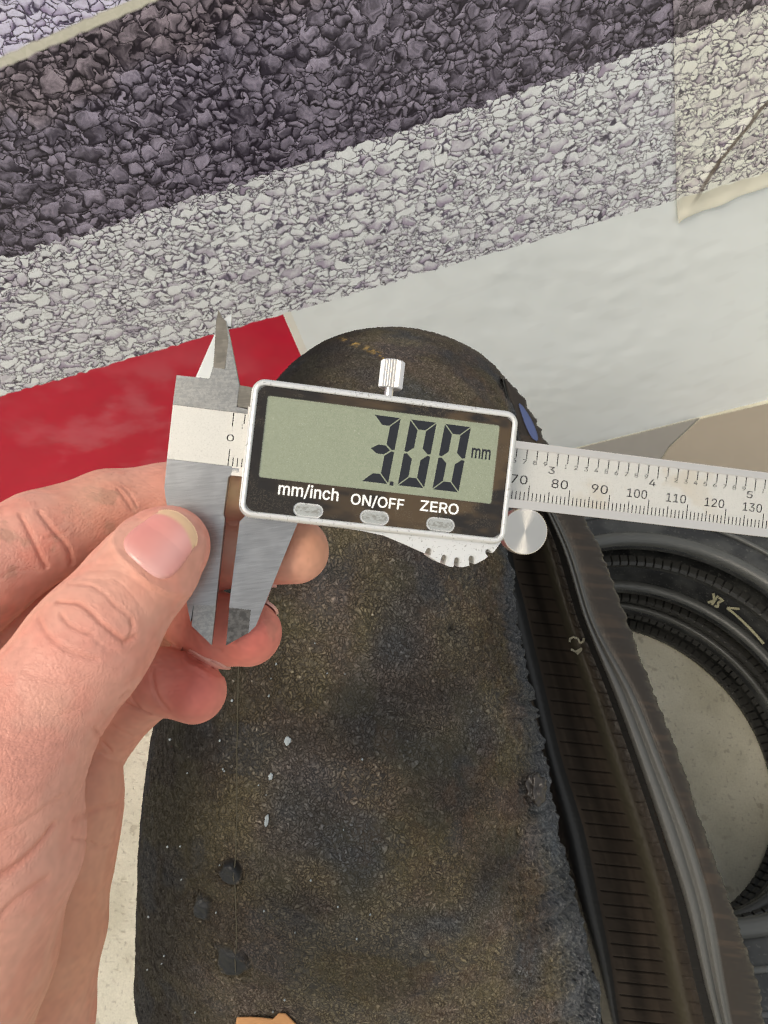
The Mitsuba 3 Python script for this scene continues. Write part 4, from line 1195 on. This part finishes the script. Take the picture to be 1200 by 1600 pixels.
# skin creases: where they run on the hand (camera-axis mm), depth, half width, redness
CREASES = [
    ([(-60.2, -13.7, 135.5), (-58.8, -13.6, 134.8), (-57.5, -13.6, 134.5), (-56.4, -13.6, 134.3), (-55.3, -13.8, 134.1), (-54.1, -14.3, 133.7), (-53.1, -14.9, 133.5), (-52.2, -15.6, 133.3), (-51.4, -16.4, 133.2), (-50.7, -17.2, 133.1), (-49.9, -17.9, 133.3), (-49.1, -18.6, 133.5), (-48.4, -19.4, 133.8), (-47.9, -20.3, 134.0), (-47.5, -21.4, 134.2)], 0.28, 0.55, 0.25),
    ([(-61.0, -16.7, 132.5), (-59.6, -16.7, 132.1), (-58.3, -16.7, 131.8), (-57.1, -16.8, 131.7), (-56.1, -17.2, 131.5), (-55.0, -17.8, 131.2), (-54.1, -18.6, 131.0), (-53.2, -19.3, 130.9), (-52.5, -20.2, 130.9), (-51.7, -20.9, 131.1), (-50.9, -21.7, 131.3), (-50.1, -22.5, 131.6), (-49.4, -23.4, 132.1), (-48.7, -24.1, 132.7), (-48.0, -24.2, 133.5), (-47.2, -23.6, 134.3)], 0.50, 0.60, 0.60),
    ([(-59.4, -18.8, 130.5), (-58.5, -19.7, 129.9), (-57.6, -20.4, 129.5), (-56.6, -21.0, 129.4), (-55.6, -21.5, 129.4), (-54.6, -21.9, 129.5), (-53.6, -22.2, 129.8)], 0.35, 0.50, 0.35),
    ([(-64.0, -19.6, 131.5), (-63.0, -20.4, 130.3), (-62.0, -21.3, 129.4), (-61.1, -22.1, 128.8), (-60.1, -22.9, 128.4), (-59.1, -23.6, 128.1), (-58.2, -24.2, 128.0), (-57.2, -24.8, 127.9), (-56.2, -25.3, 128.0), (-55.3, -25.7, 128.2), (-54.4, -26.1, 128.5), (-53.4, -26.5, 128.9), (-52.5, -26.8, 129.4)], 0.35, 0.65, 0.30),
    ([(-56.6, -11.3, 136.5), (-55.3, -11.1, 136.2), (-54.0, -11.1, 136.0), (-52.8, -11.0, 136.0), (-51.7, -11.1, 136.0), (-50.5, -11.4, 135.9), (-49.4, -11.9, 135.9), (-48.3, -12.6, 136.0), (-47.4, -13.3, 136.2), (-46.6, -14.0, 136.4), (-45.9, -14.9, 136.8), (-45.3, -15.9, 137.3), (-44.7, -17.0, 137.8)], 0.14, 0.40, 0.00),
    ([(-56.7, -12.6, 135.3), (-55.4, -12.6, 135.1), (-54.1, -12.6, 135.0), (-53.0, -12.7, 135.0), (-51.9, -12.8, 135.0), (-51.0, -13.0, 135.1), (-50.0, -13.7, 135.1), (-49.1, -14.5, 135.1), (-48.3, -15.5, 135.2), (-47.6, -16.3, 135.4), (-47.0, -17.3, 135.7), (-46.4, -18.3, 136.0), (-46.0, -19.4, 136.4)], 0.14, 0.40, 0.00),
    ([(-55.7, -9.9, 137.4), (-54.3, -9.9, 136.9), (-53.0, -9.9, 136.7), (-51.8, -9.9, 136.6), (-50.7, -9.9, 136.6), (-49.5, -10.2, 136.5), (-48.4, -10.7, 136.5), (-47.4, -11.3, 136.6), (-46.5, -12.0, 136.8), (-45.6, -12.7, 137.1), (-44.9, -13.5, 137.4), (-44.3, -14.5, 137.9), (-43.7, -15.6, 138.5)], 0.12, 0.35, 0.00),
    ([(-47.6, -20.0, 134.4), (-47.6, -21.4, 134.1), (-47.6, -22.7, 133.9), (-47.9, -23.7, 133.5), (-48.7, -24.5, 132.7)], 0.25, 0.45, 0.20),
    ([(-52.7, -23.4, 129.8), (-51.9, -24.3, 130.1), (-51.2, -24.7, 130.5), (-50.4, -24.5, 131.1), (-49.6, -24.4, 131.8), (-48.9, -24.7, 132.5), (-48.1, -25.3, 133.4)], 0.18, 0.45, 0.10),
    ([(-63.9, -28.5, 126.6), (-62.8, -29.0, 126.4), (-61.7, -29.4, 126.3), (-60.7, -29.8, 126.4), (-59.7, -30.1, 126.6), (-58.7, -30.5, 126.8), (-57.7, -30.7, 127.1), (-56.8, -30.8, 127.5), (-55.9, -30.7, 127.9), (-54.9, -30.5, 128.4), (-54.0, -30.2, 128.8)], 0.14, 0.60, 0.10),
    ([(-75.4, -0.7, 147.2), (-74.5, -1.8, 146.7), (-73.8, -3.0, 146.4), (-73.1, -4.2, 146.3), (-72.6, -5.3, 146.4), (-72.1, -6.5, 146.6), (-71.7, -7.7, 146.9), (-71.4, -9.0, 147.3), (-71.1, -10.2, 148.0), (-70.9, -11.4, 148.9)], 0.55, 0.70, 0.50),
    ([(-72.1, 0.0, 148.6), (-71.3, -1.1, 148.4), (-70.5, -2.1, 148.4), (-69.8, -3.1, 148.5), (-69.1, -4.1, 148.8), (-68.4, -5.1, 149.3), (-67.8, -6.1, 149.9), (-67.4, -7.2, 150.6), (-67.1, -8.4, 151.5), (-67.2, -9.7, 152.3), (-67.5, -11.1, 153.4)], 0.50, 0.70, 0.40),
    ([(-70.0, -5.3, 147.9), (-69.1, -5.2, 148.7), (-68.2, -4.9, 149.5), (-67.4, -4.3, 150.3)], 0.20, 0.50, 0.10),
    ([(-59.2, 5.0, 158.2), (-58.3, 3.9, 158.1), (-57.5, 2.8, 158.1), (-56.8, 1.6, 158.3), (-56.2, 0.4, 158.6)], 0.35, 0.55, 0.30),
    ([(-58.5, 5.7, 159.0), (-57.5, 4.8, 158.9), (-56.7, 3.7, 158.9), (-56.0, 2.6, 158.9), (-55.4, 1.4, 159.1)], 0.25, 0.45, 0.20),
    ([(-77.0, -13.5, 142.4), (-76.4, -12.7, 143.0), (-75.7, -12.1, 143.7), (-75.0, -11.8, 144.4), (-74.3, -11.8, 145.2), (-73.6, -11.9, 146.1), (-72.8, -12.1, 147.0), (-72.1, -12.4, 148.1)], 0.15, 0.50, 0.00),
    ([(-50.2, -35.2, 136.0), (-60.7, -44.6, 166.6), (-59.4, -45.4, 166.3), (-57.8, -46.0, 166.2), (-56.4, -46.7, 166.4), (-55.1, -47.6, 167.0)], 0.45, 0.50, 0.50),
    ([(-49.4, -34.5, 136.8), (-59.1, -43.2, 165.8), (-58.2, -44.5, 165.7), (-57.3, -45.8, 166.0)], 0.30, 0.40, 0.30),
    ([(-54.0, -36.6, 165.6), (-53.8, -37.9, 164.9), (-53.5, -39.3, 164.4), (-53.2, -40.7, 164.2), (-52.7, -42.1, 164.2), (-52.0, -43.5, 164.4), (-51.3, -44.7, 164.7), (-50.3, -45.8, 165.1)], 0.35, 0.60, 0.40),
    ([(-53.1, -39.7, 135.4), (-64.9, -50.2, 168.2), (-63.8, -51.1, 168.4), (-62.7, -52.0, 168.8), (-61.7, -52.9, 169.6), (-60.8, -53.9, 170.8)], 0.20, 0.45, 0.20),
    ([(-52.7, -37.2, 132.9), (-52.7, -38.6, 134.7), (-64.7, -49.2, 167.9), (-63.5, -49.9, 167.9), (-62.3, -50.5, 168.1), (-61.1, -51.1, 168.5), (-59.8, -51.6, 169.2)], 0.15, 0.40, 0.10),
    ([(-54.2, -40.3, 132.9), (-54.4, -41.8, 134.5), (-55.5, -44.1, 138.5), (-67.4, -55.2, 170.0), (-66.7, -56.4, 170.6), (-66.0, -57.7, 171.4)], 0.40, 0.50, 0.40),
    ([(-58.5, -57.9, 133.7), (-58.6, -58.4, 136.2), (-59.2, -59.7, 140.1), (-68.7, -70.0, 165.5), (-67.8, -69.8, 166.4), (-66.9, -69.8, 167.4), (-66.1, -69.9, 168.6), (-65.4, -70.3, 170.2), (-64.8, -71.0, 172.3)], 0.35, 0.90, 0.30),
    ([(-58.7, -61.2, 133.6), (-58.6, -62.6, 136.2), (-59.3, -65.0, 140.8), (-68.6, -77.4, 166.3), (-67.8, -78.9, 167.5), (-67.0, -79.7, 169.1), (-66.2, -80.2, 171.1)], 0.45, 0.55, 0.10),
    ([(-56.5, -47.9, 136.1), (-57.0, -49.4, 136.9), (-69.9, -61.6, 166.9), (-57.9, -51.9, 137.4), (-57.8, -52.5, 136.0), (-57.8, -53.2, 134.8), (-57.8, -53.8, 133.6), (-58.0, -54.4, 132.5)], 0.20, 0.50, 0.00),
    ([(-59.6, -56.5, 127.7), (-60.0, -57.2, 127.2), (-60.4, -57.9, 126.7), (-60.8, -58.5, 126.2), (-61.3, -59.0, 125.7), (-61.7, -59.5, 125.2), (-62.2, -60.0, 124.6), (-62.6, -60.4, 124.0), (-63.1, -60.8, 123.5), (-63.7, -61.2, 122.9), (-64.2, -61.5, 122.4), (-64.8, -61.8, 121.9), (-65.4, -62.0, 121.3)], 0.70, 1.00, 0.70),
    ([(-60.7, -65.9, 127.6), (-61.2, -66.0, 126.7), (-61.7, -66.2, 125.9), (-62.2, -66.4, 125.2), (-62.7, -66.7, 124.6), (-63.2, -67.0, 124.0), (-63.7, -67.3, 123.5), (-64.3, -67.8, 123.1), (-64.8, -68.2, 122.7), (-65.3, -68.8, 122.4), (-65.8, -69.3, 122.1)], 0.45, 1.10, 0.45),
    ([(-58.1, -51.4, 128.2), (-58.6, -51.6, 127.1), (-59.0, -51.8, 126.2), (-59.5, -52.0, 125.4), (-60.1, -52.3, 124.7), (-60.6, -52.7, 124.2), (-61.2, -53.1, 123.6), (-61.8, -53.5, 123.1), (-62.4, -53.8, 122.6), (-63.0, -54.1, 122.1), (-63.6, -54.2, 121.6), (-64.3, -54.3, 121.1), (-65.1, -54.4, 120.7)], 0.25, 0.90, 0.20),
    ([(-64.8, -43.9, 120.1), (-63.9, -44.3, 120.5), (-63.1, -44.6, 121.0), (-62.3, -44.9, 121.5), (-61.5, -45.2, 122.2), (-60.8, -45.3, 122.8), (-60.1, -45.4, 123.6), (-59.4, -45.3, 124.4), (-58.8, -45.2, 125.3)], 0.15, 0.80, 0.05),
    ([(-65.7, -38.4, 121.8), (-64.8, -38.9, 122.0), (-63.9, -39.3, 122.3), (-63.0, -39.6, 122.6), (-62.2, -39.9, 123.0), (-61.4, -40.1, 123.5), (-60.7, -40.2, 124.1), (-59.9, -40.3, 124.7), (-59.2, -40.3, 125.4), (-58.5, -40.2, 126.2), (-57.8, -40.1, 126.9)], 0.12, 0.80, 0.00),
    ([(-65.1, -41.4, 120.7), (-64.2, -41.8, 121.1), (-63.3, -42.1, 121.5), (-62.5, -42.4, 122.0), (-61.7, -42.6, 122.5), (-60.9, -42.8, 123.2), (-60.2, -43.0, 123.9), (-59.5, -43.0, 124.6), (-58.8, -43.0, 125.5), (-58.1, -42.9, 126.4)], 0.12, 0.60, 0.00),
    ([(-63.9, -34.7, 124.2), (-62.9, -35.1, 124.4), (-62.0, -35.4, 124.6), (-61.2, -35.7, 124.9), (-60.3, -35.9, 125.3), (-59.5, -36.1, 125.8), (-58.7, -36.2, 126.3), (-58.0, -36.2, 126.8), (-57.2, -36.2, 127.3), (-56.4, -36.1, 127.9), (-55.6, -35.9, 128.6)], 0.12, 0.60, 0.00),
    ([(-45.9, -25.7, 169.6), (-45.1, -27.0, 168.5), (-44.2, -28.1, 167.6), (-43.2, -29.2, 167.0), (-42.1, -30.2, 166.6), (-40.9, -31.0, 166.4), (-39.6, -31.7, 166.3), (-38.2, -32.2, 166.2)], 0.35, 0.60, 0.30),
    ([(-38.0, -10.6, 168.7), (-36.7, -11.7, 168.9), (-35.8, -13.0, 169.4), (-35.4, -14.6, 170.8)], 0.30, 0.50, 0.20),
    ([(-38.8, -7.6, 168.6), (-37.2, -8.3, 168.3), (-35.7, -8.3, 168.1), (-34.2, -7.6, 168.0)], 0.25, 0.45, 0.20),
    ([(-38.7, -5.5, 169.0), (-37.2, -6.0, 168.6), (-35.7, -6.0, 168.5), (-34.4, -5.2, 168.7)], 0.25, 0.40, 0.20),
    ([(-38.7, -11.0, 168.9), (-37.3, -11.5, 168.9), (-35.9, -11.5, 168.7), (-34.6, -10.6, 168.2)], 0.25, 0.40, 0.20)]

for pts, depth, wid, red in CREASES:
    depth, wid = depth * 0.7, max(wid * 0.62, 0.30)
    d = poly_dist(hv, pts)
    dh -= depth * np.exp(-(d / wid) ** 2) - 0.22 * depth * np.exp(-((d - 3.0 * wid) / (2.2 * wid)) ** 2)
    tone += red * np.exp(-(d / (wid * 1.6)) ** 2)
for c_, ax_, nm_, wid, ln in NAILS:                                       # the bed lies a little lower, the fold round it stands up
    a_, n_, s_ = nail_axes(ax_, nm_)
    rel = hv - c_
    pu, pv = rel @ s_ / (wid / 2), rel @ a_ / (ln / 2)
    rr = (np.abs(pu) ** 2.8 + np.abs(pv) ** 2.8) ** (1 / 2.8)
    on = (hn @ n_ > 0.1) * (np.abs(rel @ n_) < 9)
    dh += on * (0.55 * np.exp(-((rr - 1.10) / 0.085) ** 2) * (1 - sm(0.2, 0.75, pv)) - 0.35 * (1 - sm(0.85, 1.0, rr)))
hv = hv + hn * dh[:, None]
# skin colour: paler thumb back, redder finger ends and joints, some shade and light painted in
sk = np.ones((len(hv), 1)) * np.array([0.63, 0.298, 0.232])
def skin(colour, w):
    global sk
    sk = sk * (1 - w[:, None]) + np.asarray(colour) * w[:, None]
def near(px, py, z, r):
    return np.exp(-(np.linalg.norm(hv - seen([(px, py, z)])[0], axis=1) / r) ** 2)
mott = meshkit.fbm(hv / 6.0, 3, 7)
mott2 = meshkit.fbm(hv / 1.6, 2, 8)
skin((0.62, 0.225, 0.170), sm(0.42, 0.62, mott) * 0.62)
skin((0.66, 0.365, 0.27), sm(0.50, 0.75, meshkit.fbm(hv / 17.0, 2, 9)) * 0.5)
for px, py, z, r, c, w in [(395, 1000, 165, 11, (0.58, 0.13, 0.105), 0.9), (310, 1085, 165, 11, (0.58, 0.13, 0.11), 0.9), (345, 955, 168, 9, (0.55, 0.20, 0.15), 0.5), (480, 850, 168, 9, (0.62, 0.30, 0.16), 0.5),
                           (130, 1010, 130, 11, (0.68, 0.30, 0.24), 0.5), (245, 900, 138, 6, (0.66, 0.26, 0.18), 0.5), (260, 760, 163, 8, (0.58, 0.22, 0.16), 0.5), (150, 790, 158, 10, (0.58, 0.31, 0.20), 0.5),
                           (200, 1125, 168, 8, (0.60, 0.25, 0.18), 0.5), (140, 1230, 165, 13, (0.54, 0.25, 0.17), 0.7), (110, 1480, 163, 40, (0.50, 0.25, 0.15), 0.75), (362, 770, 165, 6, (0.58, 0.40, 0.22), 0.9), (360, 855, 168, 5, (0.68, 0.42, 0.33), 0.7), (262, 1000, 183, 9, (0.40, 0.19, 0.12), 0.7), (60, 1330, 126, 30, (0.60, 0.31, 0.25), 0.5)]:  # palm and finger gap darkened as shade, finger between the jaws lightened
    skin(c, near(px, py, z, r) * w)
skin((0.46, 0.15, 0.10), np.clip(tone, 0, 1) * 0.75)
sk *= (0.90 + 0.2 * mott2)[:, None]
grime = sm(0.60, 0.75, meshkit.fbm(hv / 4.0, 3, 12)) * (near(170, 780, 158, 22) + near(390, 1020, 168, 9) + near(30, 870, 150, 14))
skin((0.30, 0.19, 0.13), np.clip(grime, 0, 1) * 0.40)
skin((0.14, 0.15, 0.13), near(311, 840, 143, 1.7) * 0.7)
def to_world(v):
    v = np.asarray(v, float) / 1000
    return EYE + v[:, :1] * RT + v[:, 1:2] * UP + v[:, 2:] * FW
def skin_bump(p, n, uv):
    a, b, c = p.x * 1000, p.y * 1000, p.z * 1000
    w = fbm(a * 0.5, b * 0.5, c * 0.5, 2)
    lines = dr.abs(noise(a * 2.2 + 3 * w, b * 1.2, c * 1.6) - 0.5) + dr.abs(noise(a * 1.1, b * 2.4 + 3 * w, c * 2.3 + 4) - 0.5)
    ridge = dr.sin((a * 0.55 + b * 0.5 + c * 0.9 + 2.2 * noise(a * 0.22, b * 0.22, c * 0.22)) * 11.0)
    ridge_on = smoothstep(0.018, 0.026, (p.x - EYE[0]) * FW[0] + (p.y - EYE[1]) * FW[1] + (p.z - EYE[2]) * FW[2] - 0.134)
    return 2.6e-4 * dr.minimum(lines, 0.35) + 7e-5 * noise(a * 3.2, b * 3.2, c * 3.2) + 2.6e-5 * ridge * ridge_on
bumped("skin", skin_bump, prin(VCOL, 0.50, spec=0.42, flatness=0.0, sheen=0.15), 5e-5)
labels["hand"] = {"label": "left hand of a person gripping the caliper jaws between thumb and curled fingers", "category": "hand"}
obj("hand__skin", trimesh.Trimesh(to_world(hv), np.array(hm.faces), process=False), "skin", smooth=True, color=np.clip(sk, 0, 1))
def nail(c, axis, normal, wid, length, prof, colfn, name, label=None):
    """A nail plate that follows the finger under it: c = middle of the plate on the skin (camera-axis mm), axis towards its free end."""
    axis, normal, side = nail_axes(axis, normal)
    u, v = np.meshgrid(np.linspace(-1, 1, 45), np.linspace(-1, 1, 45), indexing="ij")
    # square to superellipse plan
    k = (np.abs(u) ** 2.8 + np.abs(v) ** 2.8) ** (1 / 2.8)
    mx = np.maximum(np.maximum(np.abs(u), np.abs(v)), 1e-6)
    pu, pv = u * mx / np.maximum(k, 1e-6), v * mx / np.maximum(k, 1e-6)
    edge = mx
    # start on a plane a little outside the finger, then slide to the nearest skin
    st = c + (pu * wid / 2)[..., None] * side + (pv * length / 2)[..., None] * axis + 1.0 * normal
    p = st.reshape(-1, 3).copy()
    for _ in range(12):
        f0 = hand_sdf(p)
        gq = np.stack([hand_sdf(p + np.eye(3)[k_] * 0.05) - f0 for k_ in range(3)], -1) / 0.05
        gq /= np.maximum(np.linalg.norm(gq, axis=1), 1e-6)[:, None]
        p -= gq * (f0 * 0.8)[:, None]
    off = prof(pu, pv, edge).reshape(-1)
    top = p + gq * off[:, None]
    bot = top - 0.7 * gq
    n = 45 * 45
    f = grid_faces(45, 45)
    b0 = list(range(0, 45)) + [45 * k_ + 44 for k_ in range(1, 45)] + [n - 1 - k_ for k_ in range(1, 45)] + [45 * k_ for k_ in range(43, 0, -1)]
    sd = [[a, b, b + n, a + n] for a, b in zip(b0, b0[1:] + b0[:1])]
    V = np.concatenate([top, bot])
    C = np.concatenate([colfn(pu, pv).reshape(-1, 3)] * 2)
    obj("hand__" + name, trimesh.Trimesh(to_world(V), tri(np.vstack([f, f[:, ::-1] + n, sd])), process=False), "nail_plate", label, smooth=True, color=C)
def nail_bump(p, n, uv):
    return 2.0e-5 * noise(p.x * 900 + p.y * 600, p.y * 350, p.z * 300)
bumped("nail_plate", nail_bump, prin(VCOL, 0.22, spec=0.5), 1e-4)
def thumb_nail_col(u, v):
    c = np.ones(u.shape + (1,)) * np.array([0.63, 0.265, 0.235])
    def mixin(col, w):
        nonlocal c
        c = c * (1 - w[..., None]) + np.array(col) * w[..., None]
    free = sm(0.44, 0.60, v + 0.14 * u * u - 0.05 * np.sin(u * 3 + 1))
    mixin((0.66, 0.44, 0.27), free)
    mixin((0.72, 0.46, 0.42), (1 - sm(-1.0, -0.55, v)) * 0.6)
    mixin((0.74, 0.42, 0.40), np.exp(-((u + 0.35) / 0.35) ** 2) * (1 - free) * 0.5)
    mixin((0.62, 0.22, 0.20), np.exp(-((u - 0.55) / 0.3) ** 2 - ((v + 0.1) / 0.5) ** 2) * 0.5)
    return c
def pale_nail_col(u, v):
    return np.ones(u.shape + (1,)) * np.array([0.66, 0.40, 0.34])
thumb_prof = lambda u, v, e: 0.30 - 0.75 * np.clip((e - 0.86) / 0.14, 0, 1) ** 2 * (v < 0.55) - 0.10 * np.clip(e, 0, 1) ** 2 + 0.25 * np.clip(v, 0, 1)
edge_prof = lambda u, v, e: 0.35 - 0.7 * np.clip((e - 0.86) / 0.14, 0, 1) ** 2 * (v < 0.4) + 0.45 * np.clip(v, 0, 1)
nail(*NAILS[0], thumb_prof, thumb_nail_col, "thumb_nail", "pink thumb nail with a yellowish free edge")
nail(*NAILS[1], edge_prof, pale_nail_col, "finger_nail", "little finger nail seen edge on")
nail(*NAILS[2], edge_prof, pale_nail_col, "finger_nail", "ring finger nail seen edge on")
